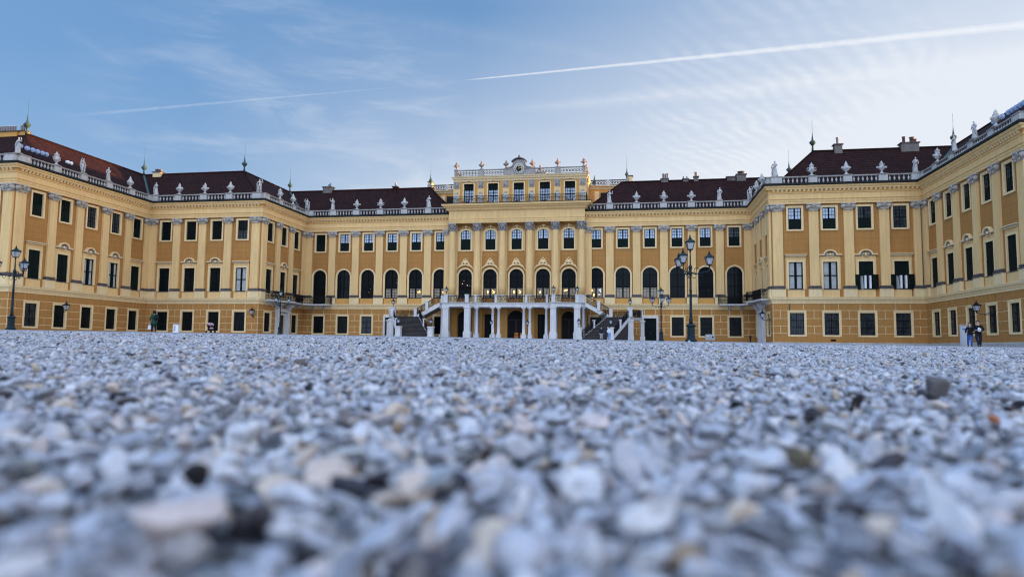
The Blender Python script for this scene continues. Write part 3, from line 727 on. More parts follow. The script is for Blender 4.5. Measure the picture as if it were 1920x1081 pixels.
# ---------------- facade segments: (origin x, y, rotation, length, windows, pilasters)
H = math.pi/2
def mirror(L, xs): return sorted(L-x for x in xs)
LA, LB, LC, LD = D2-D1, W2-W1, D1, W1-9.7
wA = [2.86, 6.76, 10.76, 14.81, 18.71]; pA = [.62, 4.92, 8.85, 13.0, 17.03, LA-.6]
wB = [2.5, 6.25, 10.05, 13.8]; pB = [.6, 4.2, 8.0, 11.77, LB-.66]
wC = [2.32, 6.17, 9.87]; pC = [.66, 4.42, 8.22, LC-.6]
wD = [W1-x for x in (29.76, 25.98, 22.24, 18.57, 14.9, 11.2)]; pD = [.6]+[W1-x for x in (27.86, 24.18, 20.47, 16.78, 13.12, 10.1)]
LJ = 16.4; wJ = [2.5, 6.25, 10.05, 13.8]; pJ = [.6, 4.2, 8.0, 11.77, LJ-.66]
SEG = {
 'outer_left': (-W2-LJ, -D2, 0, LJ), 'side_left': (-W2, -D2, H, LA), 'front_left': (-W2, -D1, 0, LB), 'step_left': (-W1, -D1, H, LC), 'main_left': (-W1, 0, 0, LD),
 'main_right': (9.7, 0, 0, LD), 'step_right': (W1, 0, -H, LC), 'front_right': (W1, -D1, 0, LB), 'side_right': (W2, -D1, -H, LA), 'outer_right': (W2, -D2, 0, LJ)}
LAY = {'outer_left': (wJ, pJ), 'side_left': (wA, pA), 'front_left': (wB, pB), 'step_left': (wC, pC), 'main_left': (wD, pD),
 'main_right': (mirror(LD, wD), mirror(LD, pD)), 'step_right': (mirror(LC, wC), mirror(LC, pC)), 'front_right': (mirror(LB, wB), mirror(LB, pB)), 'side_right': (mirror(LA, wA), mirror(LA, pA)), 'outer_right': (mirror(LJ, wJ), mirror(LJ, pJ))}
STY = {
 'outer_left': (['ground']*4, ['louvre_flat', 'louvre_arc', 'louvre_arc', 'louvre_flat'], ['up_dark']*4),
 'side_left': (['ground_dim', 'ground', 'ground', 'ground', 'ground'], ['louvre_flat', 'louvre_arc', 'halfcurtain_arc', 'halfcurtain_arc', 'louvre_flat'], ['up_half', 'up_half', 'up_dim', 'up_dim', 'up_half']),
 'front_left': (['ground']*4, ['dark_flat', 'dark_arc', 'dark_arc', 'curtain_flat'], ['up_dark', 'up_dark', 'up_dark', 'up_mix']),
 'step_left': (['ground', None, 'ground'], ['dark_flat', 'dark_arc', 'dark_flat'], ['up_dark']*3),
 'main_left': (['ground', 'ground', 'ground_dim', None, 'ground', 'ground'], ['arc_door', 'arc_dark', 'arc_spark', 'arc_blind_spark', 'arc_amber_r', 'arc_amber_r'], ['up_half', 'up_pale', 'up_pale', 'up_pale', 'up_pale', 'up_pale']),
 'main_right': (['ground', 'ground', None, 'ground', 'ground', 'ground'], ['arc_window_glow', 'arc_blind', 'arc_blind', 'arc_dark', 'arc_red', 'arc_door'], ['up_pale', 'up_pale', 'up_pale', 'up_pale', 'up_pale', 'up_halfdim']),
 'step_right': (['ground', None, 'ground'], ['dark_flat', 'dark_arc', 'dark_flat'], ['up_dim', 'up_dim', 'up_dim']),
 'front_right': (['ground_dim', 'ground_dim', 'ground_dim', 'ground_dim'], ['curtain_flat', 'curtain_arc', 'open_arc', 'open_flat'], ['up_pale', 'up_pale', 'up_halfdim', 'up_dim']),
 'side_right': (['ground_dim']*5, ['louvre_flat', 'louvre_arc', 'louvre_arc', 'louvre_arc', 'louvre_flat'], ['up_halfdim']*5),
 'outer_right': (['ground']*4, ['louvre_flat', 'louvre_arc', 'louvre_arc', 'louvre_flat'], ['up_dark']*4)}
def blocks(mb, L, xs, hw, door=()):
    """raised ochre blocks of the ground storey, the pale joints are the wall behind"""
    j = .05; D = -.06
    def blk(a, b, z0, z1):
        if b-a > .12: mb.box(a+j, b-j, D, .01, z0, z1, 'plaster_ochre')
    cuts = [0]
    for x in xs: cuts += [x-.75, x+.75]
    cuts.append(L)
    for a, b in zip(cuts[:-1], cuts[1:]): blk(a, b, 4.56, 5.24)
    for row, (z0, z1) in enumerate(((3.63, 4.46), (2.77, 3.53), (1.93, 2.67), (-1.0, 1.83))):
        edges = [0.]
        for x in xs: edges += [x-hw, x+hw]
        edges.append(L)
        for i in range(0, len(edges), 2):
            a, b = edges[i], edges[i+1]; a -= 0 if i == 0 else j; b += 0 if i == len(edges)-2 else j
            if row in (0, 2) and b-a > 1.2: m_ = (a+b)/2; blk(a, m_, z0, z1); blk(m_, b, z0, z1)
            else: blk(a, b, z0, z1)
        if row == 3:
            for x in xs:
                if not any(abs(x-d) < .5 for d in door): mb.box(x-hw, x+hw, D, .01, -1.0, 1.46, 'plaster_ochre')
OPEN = {'g': rect_pts(.79, 1.69, 4.2), 'u': rect_pts(.72, 13.86, 16.38), 't': rect_pts(.77, 6.93, 10.06), 'a': arch_pts(1.0, 6.87, 11.05), 'ad': arch_pts(1.0, 6.0, 11.05), 'door': rect_pts(.83, -1.0, 4.05)}
for nm, seg in SEG.items():
    L = seg[3]; xs, ps = LAY[nm]; sg, stl, su = STY[nm]
    main = nm.startswith('main')
    mb = MB()
    doors = [x for x, k in zip(xs, sg) if k is None]
    wall_strip(mb, L, -1.2, 5.6, [(x, OPEN['g'] if k else OPEN['door']) for x, k in zip(xs, sg)], 'plaster_pale')
    blocks(mb, L, xs, 1.02, doors)
    wall_strip(mb, L, 5.6, 12.3, [(x, (OPEN['ad'] if k == 'arc_door' else OPEN['a']) if main else OPEN['t']) for x, k in zip(xs, stl)], 'plaster_ochre')
    wall_strip(mb, L, 12.3, 17.0, [(x, OPEN['u']) for x in xs], 'plaster_ochre')
    # panels under the main-floor windows
    for x, k in zip(xs, stl):
        if k != 'arc_door':
            mb.box(x-(1.05 if main else .95), x+(1.05 if main else .95), -.10, .01, 6.02, 6.80 if main else 6.84, 'plaster_orange' if main else 'plaster_yellow')
    o = mb.build('wall', palace, (seg[0], seg[1], 0), seg[2])
    for x, a, b, c in zip(xs, sg, stl, su):
        if a: place(a, seg, x)
        place(b, seg, x); place(c, seg, x)
    for i, p in enumerate(ps): place('pil_corner' if i in (0, len(ps)-1) and not (main and abs(p-(0 if nm == 'main_right' else L)) < 1) else 'pil', seg, p)
# doors beside the staircase and in the stepped side walls
def portal(seg, s, zt, hw, leafmat, big):
    x, y = at(seg, s); d = MB(); d.box(-hw, hw, .22, .30, -.8, zt, leafmat)
    for sx in (-1, 1):
        for z0, z1 in ((-.2, 1.2), (1.4, 2.6), (2.8, zt-.25)): frame(d, min(sx*.08, sx*(hw-.1)), max(sx*.08, sx*(hw-.1)), z0, z1, .22, .06, leafmat, .03)
    d.tube([(.08, .16, 1.9), (.08, .12, 1.95), (.08, .12, 2.1)], .02, 'gold', 5)
    d.v = [(a, b*.5 if b > 0 else b, c) for a, b, c in d.v]; f = d.build('door', palace, (x, y, 0), seg[2])
    m_ = MB(); band(m_, rect_pts(hw, -.8, zt), rect_pts(hw+.28, -.8, zt+.28), -.12, .02, 'stair_white')
    if big:
        for sx in (-1, 1):
            m_.box(sx*(hw+.62)-.32, sx*(hw+.62)+.32, -.45, .02, -.8, 4.25, 'stair_white'); m_.box(sx*(hw+.62)-.38, sx*(hw+.62)+.38, -.52, .02, 4.25, 4.5, 'stair_white')
            m_.hexa([(sx*(hw+.62)-.26, -.4, 4.5), (sx*(hw+.62)+.26, -.4, 4.5), (sx*(hw+.62)+.26, .0, 4.5), (sx*(hw+.62)-.26, .0, 4.5)], [(sx*(hw+.62)-.34, -1.0, 5.55), (sx*(hw+.62)+.34, -1.0, 5.55), (sx*(hw+.62)+.34, 0, 5.55), (sx*(hw+.62)-.34, 0, 5.55)], 'stair_white')
        m_.box(-hw-1.05, hw+1.05, -.5, .02, 4.5, 4.85, 'stair_white'); m_.box(-hw-1.15, hw+1.15, -.62, .02, 4.86, 4.98, 'stone_white')
    m_.build('door_frame', palace, (x, y, 0), seg[2]); return f
for nm, s_ in (('step_left', wC[1]), ('step_right', LC-wC[1])): portal(SEG[nm], s_, 4.05, .83, 'door_brown' if nm == 'step_left' else 'wood_dark_green', True)
for nm in ('main_left', 'main_right'):
    x = [a for a, k in zip(LAY[nm][0], STY[nm][0]) if k is None][0]; portal(SEG[nm], x, 4.05, .83, 'wood_dark_green', False)
# string course, entablature, gutter along each half
PL = [(-W2-LJ, -D2), (-W2, -D2), (-W2, -D1), (-W1, -D1), (-W1, 0), (-9.7, 0)]
PR = [(-x, y) for x, y in PL[::-1]]
for path in (PL, PR):
    mb = MB(); mb.sweep(path, [(0, 5.26), (.10, 5.27), (.10, 5.48), (.16, 5.50), (.18, 5.66), (.30, 5.72), (.34, 5.86), (.36, 5.90), (.36, 5.98), (.0, 6.02)], ['plaster_pale']*9); mb.build('string_course', palace)
    mb = MB(); mb.sweep(path, [(0, 16.80), (.30, 16.80), (.30, 17.05), (.34, 17.07), (.34, 17.30), (.42, 17.34), (.42, 17.42), (.30, 17.44), (.30, 17.98), (.38, 18.02), (.40, 18.10), (.40, 18.44), (.62, 18.46), (.64, 18.62), (.72, 18.66), (.80, 18.80), (.80, 18.86), (.0, 18.87)],
        ['plaster_yellow']*10+['plaster_orange']+['plaster_yellow']*6); c_o = mb.build('cornice', palace)
    mb = MB()   # modillions under the corona
    for (x0, y0), (x1, y1) in zip(path[:-1], path[1:]):
        v = Vector((x1-x0, y1-y0)); L = v.length; v /= L; n_ = Vector((v.y, -v.x)); k = int(L/.47)
        for i in range(k):
            s0 = (i+.5)*L/k-.12; a = Vector((x0, y0))+v*s0; b = a+v*.24
            P4 = [a+n_*.39, b+n_*.39, b+n_*.60, a+n_*.60]; Q4 = [a+n_*.39, b+n_*.39, b+n_*.45, a+n_*.45]
            mb.hexa([(p.x, p.y, 18.20) for p in Q4], [(p.x, p.y, 18.455) for p in P4], 'plaster_pale')
    tag(mb.build('modillions', palace), kind='stuff')
    mb = MB(); mb.sweep(path, [(.0, 18.88), (.84, 18.875), (.90, 18.93), (.88, 19.14), (.80, 19.16), (.2, 19.07), (-1.2, 19.06)], 'gutter_dark', False); mb.build('gutter', palace)
    mb = MB(); mb.sweep(path, [(.0, -1.0), (.14, -1.0), (.14, .78), (.10, .84), (.0, .85)], 'plinth_stone'); mb.build('plinth', palace)
# balustrade: solid pedestals over the pilasters, runs of turned balusters between
BAL = [(.09, 19.20), (.06, 19.25), (.04, 19.29), (.10, 19.42), (.125, 19.52), (.10, 19.61), (.04, 19.76), (.035, 19.80), (.09, 19.85), (.09, 19.88)]
for nm, seg in SEG.items():
    L = seg[3]; ps = LAY[nm][1][1:-1]
    if nm.startswith('main'): ps = ps if nm == 'main_left' else ps
    c0 = 1.25; main_gap = {'main_left': (1.25, 0.), 'main_right': (0., 1.25)}.get(nm, (1.25, 1.25))
    outer = {'side_left': (1.0, 1), 'front_left': (1, 1.3)}
    stops = [(-.45 if main_gap[0] else 0, main_gap[0])]+[(p-.48, p+.48) for p in ps]+[(L-main_gap[1], L+.0)]
    for i, (a, b) in enumerate(stops):
        if b-a < .2: continue
        if i in (0, len(stops)-1): a, b = max(a, 0.), min(b, L)
        mb = MB(); mb.box(a, b, -.42, .05, 19.06, 19.94, 'stone_white'); mb.box(a+.1, b-.1, -.445, -.41, 19.25, 19.8, 'stone_white'); mb.box(a-.04, b+.04, -.47, .10, 19.945, 20.06, 'stone'); mb.box(a-.03, b+.03, -.46, .09, 19.06, 19.17, 'stone')
        mb.build('pedestal', palace, (seg[0], seg[1], 0), seg[2])
    for (a0, a), (b, b1) in zip(stops[:-1], stops[1:]):
        mb = MB(); mb.box(a+.005, b-.005, -.36, -.06, 19.06, 19.20, 'stone'); mb.box(a+.045, b-.045, -.38, -.02, 19.88, 20.03, 'stone')
        n = max(2, int(round((b-a)/.455)))
        for i in range(n): mb.lathe(BAL, 8, 'stone_white', (a+(b-a)*(i+.5)/n, -.2, 0))
        mb.build('balustrade', palace, (seg[0], seg[1], 0), seg[2])
# roofs with ridges, flashings, finials and chimneys
ZR, ZE = 24.45, 19.10
for sx in (-1, 1):
    def q(x, y, z): return (sx*x, y, z)
    E_ = [(65, -D2+.5), (W2+.5, -D2+.5), (W2+.5, -D1+.5), (W1+.5, -D1+.5), (W1+.5, .5), (9.2, .5)]
    Rg = [(65, -27.6), (54.3, -27.6), (54.3, -7.4), (38.3, -7.4), (38.3, 6.1), (14.7, 6.1)]
    Bk = [(65, -21.2), (60, -21.2), (60, -2), (44, -2), (44, 12), (9.2, 12)]
    mb = MB()
    for i in range(5):
        for A, B, za, zb in ((E_, Rg, ZE, ZR), (Rg, Bk, ZR, ZE)):
            mb.quad(q(*A[i], za), q(*A[i+1], za), q(*B[i+1], zb), q(*B[i], zb), 'roof_tile')
    mb.add([q(9.2, .5, ZE), q(9.2, 12, ZE), q(14.7, 6.1, ZR)], [(0, 1, 2)], 'roof_tile')
    mb.add([q(65, -D2+.5, ZE), q(65, -21.2, ZE), q(65, -27.6, ZR)], [(0, 1, 2)], 'roof_tile')
    rf = mb.build('roof', palace)
    mb = MB(); mb.tube([q(*p, ZR+.04) for p in Rg], .13, 'roof_tile', 6); mb.tube([q(14.7, 6.1, ZR+.03), q(9.2, .5, ZE+.03)], .10, 'roof_tile', 6)
    for a, b in ((E_[1], Rg[1]), (E_[3], Rg[3])): mb.tube([q(*a, ZE+.03), q(*b, ZR+.03)], .10, 'roof_tile', 6)
    mb.build('ridge_tiles', rf)
    mb = MB()
    for a, b in ((E_[2], Rg[2]), (E_[4], Rg[4])):
        va, vb = Vector(q(*a, ZE+.10)), Vector(q(*b, ZR+.10)); pr = Vector((sx*.0+.40, sx*-.40*-1*1.0, 0)) if False else Vector((.38, .38*sx, 0)) if False else (Vector((vb-va)).cross(Vector((0, 0, 1)))).normalized()*.42
        mb.add([va-pr, va+pr, vb+pr, vb-pr], [(0, 1, 2, 3)], 'copper_green')
    mb.build('valley_flashing', rf)
    mb = MB()  # back walls of the wings
    for (x0, y0), (x1, y1) in zip(Bk[:-1], Bk[1:]): mb.quad(q(x0, y0, -1), q(x1, y1, -1), q(x1, y1, ZE), q(x0, y0, ZE), 'plaster_yellow')
    mb.quad(q(65, -D2, -1), q(65, -21.2, -1), q(65, -21.2, ZE), q(65, -D2, ZE), 'plaster_yellow')
    mb.build('wall', palace)
    fin = MB(); fin.lathe([(.16, ZR), (.12, ZR+.5), (.09, ZR+.7), (.16, ZR+.78), (.36, ZR+1.02), (.40, ZR+1.15), (.30, ZR+1.3), (.14, ZR+1.42), (.1, ZR+1.7), (.05, ZR+2.1), (.018, ZR+2.5), (.012, ZR+4.1)], 8, 'copper_green')
    fm = fin.mesh('finial')
    for p in Rg[1:5]:
        o = bpy.data.objects.new('finial', fm); col.objects.link(o); o.location = (sx*p[0]*K, p[1]*K, 0); o.parent = rf
    def chimney(x, y, wx, wy, z1, pots, mat='chimney_render', potmat='terracotta_urn'):
        mb = MB(); mb.box(x-wx, x+wx, y-wy, y+wy, ZR-1.2, z1, mat); mb.box(x-wx-.12, x+wx+.12, y-wy-.12, y+wy+.12, z1, z1+.12, 'stone_dark'); 
        c = mb.build('chimney', rf)
        for px, h, r in pots:
            m2 = MB(); m2.lathe([(r, z1+.1), (r, z1+h), (r*1.3, z1+h+.02), (r*1.3, z1+h+.08)], 8, potmat, (x+px, y, 0)); m2.build('chimney_pot', c)
    if sx < 0:
        chimney(-31.7, 6.2, .75, .5, 25.0, [(.05, .5, .13), (.3, .7, .1)], potmat='stone_white'); chimney(-20.5, 6.2, .35, .4, 24.75, [(.0, .7, .14)], 'roof_tile', 'metal_flue')
        chimney(-51.9, -7.4, .65, .4, 24.7, [(-.35, .5, .17), (0, .5, .17), (.35, .45, .17)], 'plaster_pale', 'terracotta_urn')
        chimney(-57.0, -27.6, 1.7, .35, 24.72, [(-1.4+.35*i, .72, .15) for i in range(8)], 'plaster_orange', 'metal_flue'); chimney(-54.9, -27.4, .5, .35, 24.78, [(-.3, .8, .15), (0, .85, .15), (.3, .8, .15)], 'plaster_orange', 'metal_flue')
    else:
        chimney(20.9, 6.2, .5, .3, 24.7, [(-.2, .8, .12), (.1, .75, .12), (.4, .85, .12)], 'chimney_render', 'terracotta_urn'); chimney(25.4, 6.2, .3, .3, 24.9, [(0, .7, .22)], 'chimney_render', 'metal_flue')
        chimney(23.9, 6.2, .4, .3, 24.6, [(-.3, .4, .08), (.2, .4, .08)], 'chimney_render', 'terracotta_urn')
        chimney(31.7, 6.2, .65, .5, 25.0, [(.0, .45, .42)], 'chimney_render', 'stone_dark'); chimney(30.3, 6.2, .6, .4, 24.7, [], 'stone_dark')
        chimney(41.2, -7.4, .45, .4, 25.1, [(0, .95, .16)], 'chimney_render', 'metal_flue'); chimney(49.3, -7.4, .98, .5, 24.95, [(-.55, .85, .17), (.35, .75, .25), (.68, .5, .2)], 'chimney_render', 'brick_red')
# ---------------- middle block
CX = (-9.7, -.2, 0, 19.4)
cw = [9.7+x for x in (-7.43, -3.8, 0, 3.8, 7.43)]
mb = MB()
wall_strip(mb, 19.4, -1.2, 5.6, [(cw[0], arch_pts(1.0, -1.2, 5.0)), (cw[1], rect_pts(.72, -1.2, 4.55)), (cw[2], arch_pts(1.2, -1.2, 5.1)), (cw[3], rect_pts(.72, -1.2, 4.55)), (cw[4], arch_pts(1.0, -1.2, 5.0))], 'plaster_ochre', rm='plaster_ochre')
wall_strip(mb, 19.4, 5.6, 12.3, [(x, arch_pts(.98, 6.87, 10.98)) for x in cw], 'plaster_ochre')
wall_strip(mb, 19.4, 12.3, 17.6, [(x, arch_pts(.73, 13.76, 16.62, 10, .30)) for x in cw], 'plaster_ochre')
for x in [9.7+v for v in (-9.25, -5.6, -1.95, 1.95, 5.6, 9.25)]:
    mb.box(x-.62, x+.62, -.14, .01, 6.0, 17.5, 'plaster_yellow'); mb.box(x-.7, x+.7, -.12, .01, -1, 5.4, 'plaster_orange')
mb.box(0, 19.4, .0, 1.5, 17.2, 17.25, 'plaster_ochre')
for xx in (0, 19.4): mb.quad((xx, 0, -1), (xx, 3, -1), (xx, 3, 17.6), (xx, 0, 17.6), 'plaster_yellow')
mb.build('wall', palace, (CX[0], CX[1], 0))
for x, k in zip(cw, ('rich_spark', 'rich_two', 'rich_two', 'rich_one', 'rich_left')): place(k, CX, x); place('up_arc', CX, x)
for i, x in enumerate(cw):     # doors under the terrace
    hw, zt = ((1.0, 5.0), (.72, 4.55), (1.2, 5.1), (.72, 4.55), (1.0, 5.0))[i]
    m_ = MB(); pts = arch_pts(hw, -1.2, zt) if i % 2 == 0 else rect_pts(hw, -1.2, zt); fill(m_, pts, .139, 'room_dark'); o = m_.build('doorway', palace, (CX[0]+x, CX[1], 0))
    m_ = MB()
    if i % 2 == 0:
        m_.box(-hw+.02, hw-.02, .25, .32, zt-hw-.08, zt-hw+.04, 'iron')
        for k in range(1, 8):
            a = math.pi*k/8; m_.tube([(0, .28, zt-hw), (hw*.95*math.cos(a), .28, zt-hw+hw*.95*math.sin(a))], .02, 'iron', 4)
        m_.tube([(hw*.5*math.cos(math.pi*k/10), .28, zt-hw+hw*.5*math.sin(math.pi*k/10)) for k in range(11)], .025, 'iron', 4)
        for sx in (-1, 1): frame(m_, sx*hw/2-hw/2+.03, sx*hw/2+hw/2-.03, .9, zt-hw-.08, .34, .09, 'door_brown', .05)
    else:
        for sx in (-1, 1): frame(m_, sx*hw/2-hw/2+.03, sx*hw/2+hw/2-.03, .9, zt-.05, .34, .09, 'wood_dark_green', .05)
    m_.v = [(x, y*.36, z) for x, y, z in m_.v]; m_.build('door', o)
for x in (-9.25, -5.6, -1.95, 1.95, 5.6, 9.25):      # giant order
    mb = MB(); mb.lathe([(.52, 7.25), (.535, 8.5), (.53, 11), (.50, 13.5), (.455, 16.3), (.46, 16.36)], 20, 'plaster_yellow'); mb.box(-.78, .78, -.78, .3, 6.0, 6.9, 'plaster_pale')
    c = mb.build('column', palace, (x, -.75, 0))
    mb = MB(); mb.lathe([(.70, 6.9), (.72, 6.98), (.70, 7.05), (.60, 7.08), (.58, 7.13), (.64, 7.16), (.62, 7.22), (.53, 7.26)], 20, 'stone_white'); mb.build('column_base', c)
    mb = MB(); mb.lathe([(.47, 16.34), (.50, 16.38), (.47, 16.42), (.48, 17.0), (.62, 17.28)], 16, 'stone', lob=8, lamp=.06)
    for row, (zb, r0, h) in enumerate(((16.42, .47, .42), (16.75, .5, .42))):
        for k in range(8):
            a = math.pi*2*(k+.5*row)/8; ca, sa = math.cos(a), math.sin(a)
            mb.tube([(r0*ca, r0*sa, zb), ((r0+.05)*ca, (r0+.05)*sa, zb+h*.7), ((r0+.17)*ca, (r0+.17)*sa, zb+h), ((r0+.22)*ca, (r0+.22)*sa, zb+h*.8)], [.10, .11, .09, .04], 'stone', 5)
    for a in (math.pi/4, 3*math.pi/4, 5*math.pi/4, 7*math.pi/4):
        mb.ball((.66*math.cos(a), .66*math.sin(a), 17.25), .15, 'stone', 7, 5)
    mb.box(-.62, .62, -.62, .45, 17.36, 17.5, 'stone'); mb.ball((0, -.6, 17.38), .12, 'stone', 6, 5)
    mb.build('capital', c)
mb = MB()   # entablature of the middle block
pc = [(-9.72, 3.), (-9.72, -1.25), (9.72, -1.25), (9.72, 3.)]
mb.sweep(pc, [(-.0, 17.5), (.0, 17.5), (.0, 17.72), (.04, 17.74), (.04, 18.02), (.10, 18.06), (.10, 18.12), (.0, 18.14), (.0, 19.2), (.08, 19.24), (.18, 19.30), (.30, 19.38), (.34, 19.58), (.58, 19.66), (.62, 19.78), (.86, 19.88), (.92, 20.06), (.92, 20.14), (.0, 20.16)], 'plaster_yellow', False)
mb.quad((-9.72, -1.25, 17.5), (9.72, -1.25, 17.5), (9.72, -.2, 17.5), (-9.72, -.2, 17.5), 'plaster_orange')
mb.build('entablature', palace)
mb = MB(); mb.sweep(pc, [(.0, 20.165), (.94, 20.15), (.96, 20.2), (.9, 20.24), (-.1, 20.26)], 'gutter_dark', False); mb.box(-9.8, 9.8, -1.3, 3, 20.17, 20.25, 'gutter_dark'); mb.build('gutter', palace)
# iron railing in front of the attic
mb = MB()
for x in np.linspace(-9.9, 9.9, 133): mb.box(x-.014, x+.014, -1.45, -1.42, 20.26, 21.35, 'iron')
for z in (20.38, 20.95, 21.35): mb.box(-9.95, 9.95, -1.455, -1.415, z-.022, z+.022, 'iron')
for x in (-9.95, -5.6, -1.95, 1.95, 5.6, 9.95): mb.box(x-.05, x+.05, -1.48, -1.38, 20.24, 21.5, 'iron')
for x in np.linspace(-9.5, 9.5, 40): mb.tube([(x+.13*math.cos(t), -1.435, 20.66+.22*math.sin(t)) for t in [k*math.pi/4 for k in range(8)]], .014, 'iron', 3, closed=True)
for sx in (-1, 1):
    for z in (20.38, 20.95, 21.35): mb.box(sx*9.95-.02, sx*9.95+.02, -1.41, 1.2, z-.02, z+.02, 'iron')
    for y in np.linspace(-1.3, 1.1, 16): mb.box(sx*9.95-.012, sx*9.95+.012, y-.012, y+.012, 20.26, 21.33, 'iron')
mb.build('iron_railing', palace)
# attic storey
AY = 1.2; ax = (-7.44, -3.81, 0, 3.81, 7.44)
mb = MB(); wall_strip(mb, 19.32, 20.1, 24.2, [(9.66+x, rect_pts(.74, 20.98, 23.72)) for x in ax], 'plaster_orange'); mb.build('wall', palace, (-9.66, AY, 0))
mb = MB()
for sx in (-1, 1):
    mb.quad((sx*9.66, AY, 20.1), (sx*9.66, 8, 20.1), (sx*9.66, 8, 24.9), (sx*9.66, AY, 24.9), 'plaster_yellow')
    for y in (2.6, 5.4): mb.box(min(sx*9.66, sx*9.76), max(sx*9.66, sx*9.76), y-.4, y+.4, 20.2, 24.1, 'plaster_pale')
mb.build('wall', palace)
mb = MB(); mb.sweep([(-9.66, 8), (-9.66, AY), (9.66, AY), (9.66, 8)], [(0, 24.1), (.05, 24.12), (.08, 24.3), (.22, 24.4), (.28, 24.6), (.36, 24.66), (.38, 24.76), (.0, 24.84)], 'plaster_pale', False)
for x in (-9.25, -5.63, -1.9, 1.9, 5.63, 9.25): mb.box(x-.50, x+.50, AY-.10, AY, 20.26, 24.1, 'plaster_yellow')
mb.build('cornice', palace)
for x in ax:
    mb = MB(); band(mb, rect_pts(.74, 20.98, 23.72), rect_pts(.92, 20.98, 23.86), -.10, .02, 'plaster_pale'); mb.box(-.95, .95, -.12, .02, 20.86, 20.98, 'plaster_pale')
    c = [(-1.0+2.0*i/12, 23.92+.16*math.sin(math.pi*i/12)**2) for i in range(13)]; band(mb, c, [(a, b+.08) for a, b in c], -.16, .02, 'stone_cap')
    mb.tube([(-.5, -.1, 24.05), (-.2, -.14, 24.12), (0, -.14, 24.2), (.2, -.14, 24.12), (.5, -.1, 24.05)], .05, 'plaster_pale', 5)
    o = mb.build('attic_window', palace, (x, AY, 0))
    mb = MB(); mb.quad((-.74, .27, 20.98), (.74, .27, 20.98), (.74, .27, 22.86), (-.74, .27, 22.86), 'glass_sky'); mb.quad((-.74, .22, 22.86), (.74, .22, 22.86), (.74, .22, 23.72), (-.74, .22, 23.72), 'wood_dark_green'); mb.build('pane', o)
    mb = MB(); frame(mb, -.74, .74, 20.98, 23.72, .25, .06, 'frame_black'); mb.box(-.05, .05, .15, .25, 20.98, 23.7, 'frame_black'); mb.box(-.7, .7, .155, .255, 21.88, 21.96, 'frame_black'); mb.box(-.7, .7, .15, .25, 22.8, 22.88, 'frame_black')
    for a, b in ((-.68, -.05), (.05, .68)): grid(mb, a, b, 21.04, 21.88, 2, 2, .22, .018, 'frame_black'); grid(mb, a, b, 21.96, 22.8, 2, 2, .22, .018, 'frame_black')
    mb.build('sash', o)
for x in (-9.25, -5.63, -1.9, 1.9, 5.63, 9.25):   # herms and trophy panels
    mb = MB(); mb.box(-.38, .38, -.3, 0, 20.26, 20.62, 'stone_white'); mb.hexa([(-.22, -.3, 20.62), (.22, -.3, 20.62), (.22, 0, 20.62), (-.22, 0, 20.62)], [(-.34, -.36, 21.75), (.34, -.36, 21.75), (.34, 0, 21.75), (-.34, 0, 21.75)], 'stone_white')
    mb.ball((0, -.2, 21.85), (.36, .22, .34), 'stone_white'); mb.ball((0, -.24, 22.35), (.17, .18, .24), 'stone_white'); mb.tube([(-.36, -.2, 21.95), (-.3, -.36, 21.6), (.05, -.4, 21.55)], [.1, .09, .06], 'stone_white', 5); mb.tube([(.36, -.2, 21.95), (.38, -.3, 21.6), (.2, -.4, 21.3)], [.1, .09, .06], 'stone_white', 5)
    mb.build('herm', palace, (x, AY-.1, 0))
    mb = MB(); mb.box(-.42, .42, -.08, 0, 23.05, 23.98, 'stone'); mb.ball((0, -.1, 23.55), (.24, .1, .3), 'stone'); mb.tube([(-.3, -.1, 23.2), (.3, -.1, 23.85)], .05, 'stone', 5); mb.tube([(.3, -.1, 23.2), (-.3, -.1, 23.85)], .05, 'stone', 5); mb.box(-.46, .46, -.1, 0, 23.98, 24.08, 'stone')
    mb.build('relief_panel', palace, (x, AY-.1, 0))
def pierced(mb, x0, x1, z0, z1, y, n, mat='stone', th=.12):
    """pierced parapet: rings in frames, open between"""
    mb.box(x0, x1, y-th, y+th, z0, z0+.14, mat); mb.box(x0, x1, y-th-.03, y+th+.03, z1-.13, z1, mat)
    zc = (z0+z1)/2; h = (z1-z0)/2-.13; p = (x1-x0)/n
    for i in range(n):
        xc = x0+p*(i+.5); r = min(h, p*.42)
        mb.tube([(xc+r*.86*math.cos(a), y, zc+r*.86*math.sin(a)) for a in [k*math.pi/5 for k in range(10)]], .055, mat, 4, closed=True)
        if i: mb.box(xc-p/2-.03, xc-p/2+.03, y-th*.6, y+th*.6, z0+.13, z1-.12, mat)
for a, b, n in ((-9.2, -6.05, 7), (-5.2, -2.3, 7), (2.3, 5.2, 7), (6.05, 9.2, 7)):
    mb = MB(); pierced(mb, a, b, 24.84, 25.86, AY+.15, n); mb.build('balustrade', palace)
for y0, y1 in ((1.9, 4.4), (5.0, 7.6)):
    for sx in (-1, 1):
        mb = MB(); pierced(mb, y0, y1, 24.84, 25.86, 0, 5); mb.build('balustrade', palace, (sx*9.5, 0, 0), H)
for x, hw in ((-9.43, .24), (-5.63, .43), (5.63, .43), (9.43, .24)):
    mb = MB(); mb.box(x-hw, x+hw, AY-.02, AY+.40, 24.84, 25.78, 'stone'); mb.box(x-hw-.04, x+hw+.04, AY-.06, AY+.44, 25.78, 25.88, 'stone'); mb.build('pedestal', palace)
mb = MB(); mb.box(-2.3, 2.3, AY-.05, AY+.35, 24.84, 25.72, 'stone'); mb.box(-2.35, 2.35, AY-.1, AY+.4, 25.72, 25.84, 'stone')
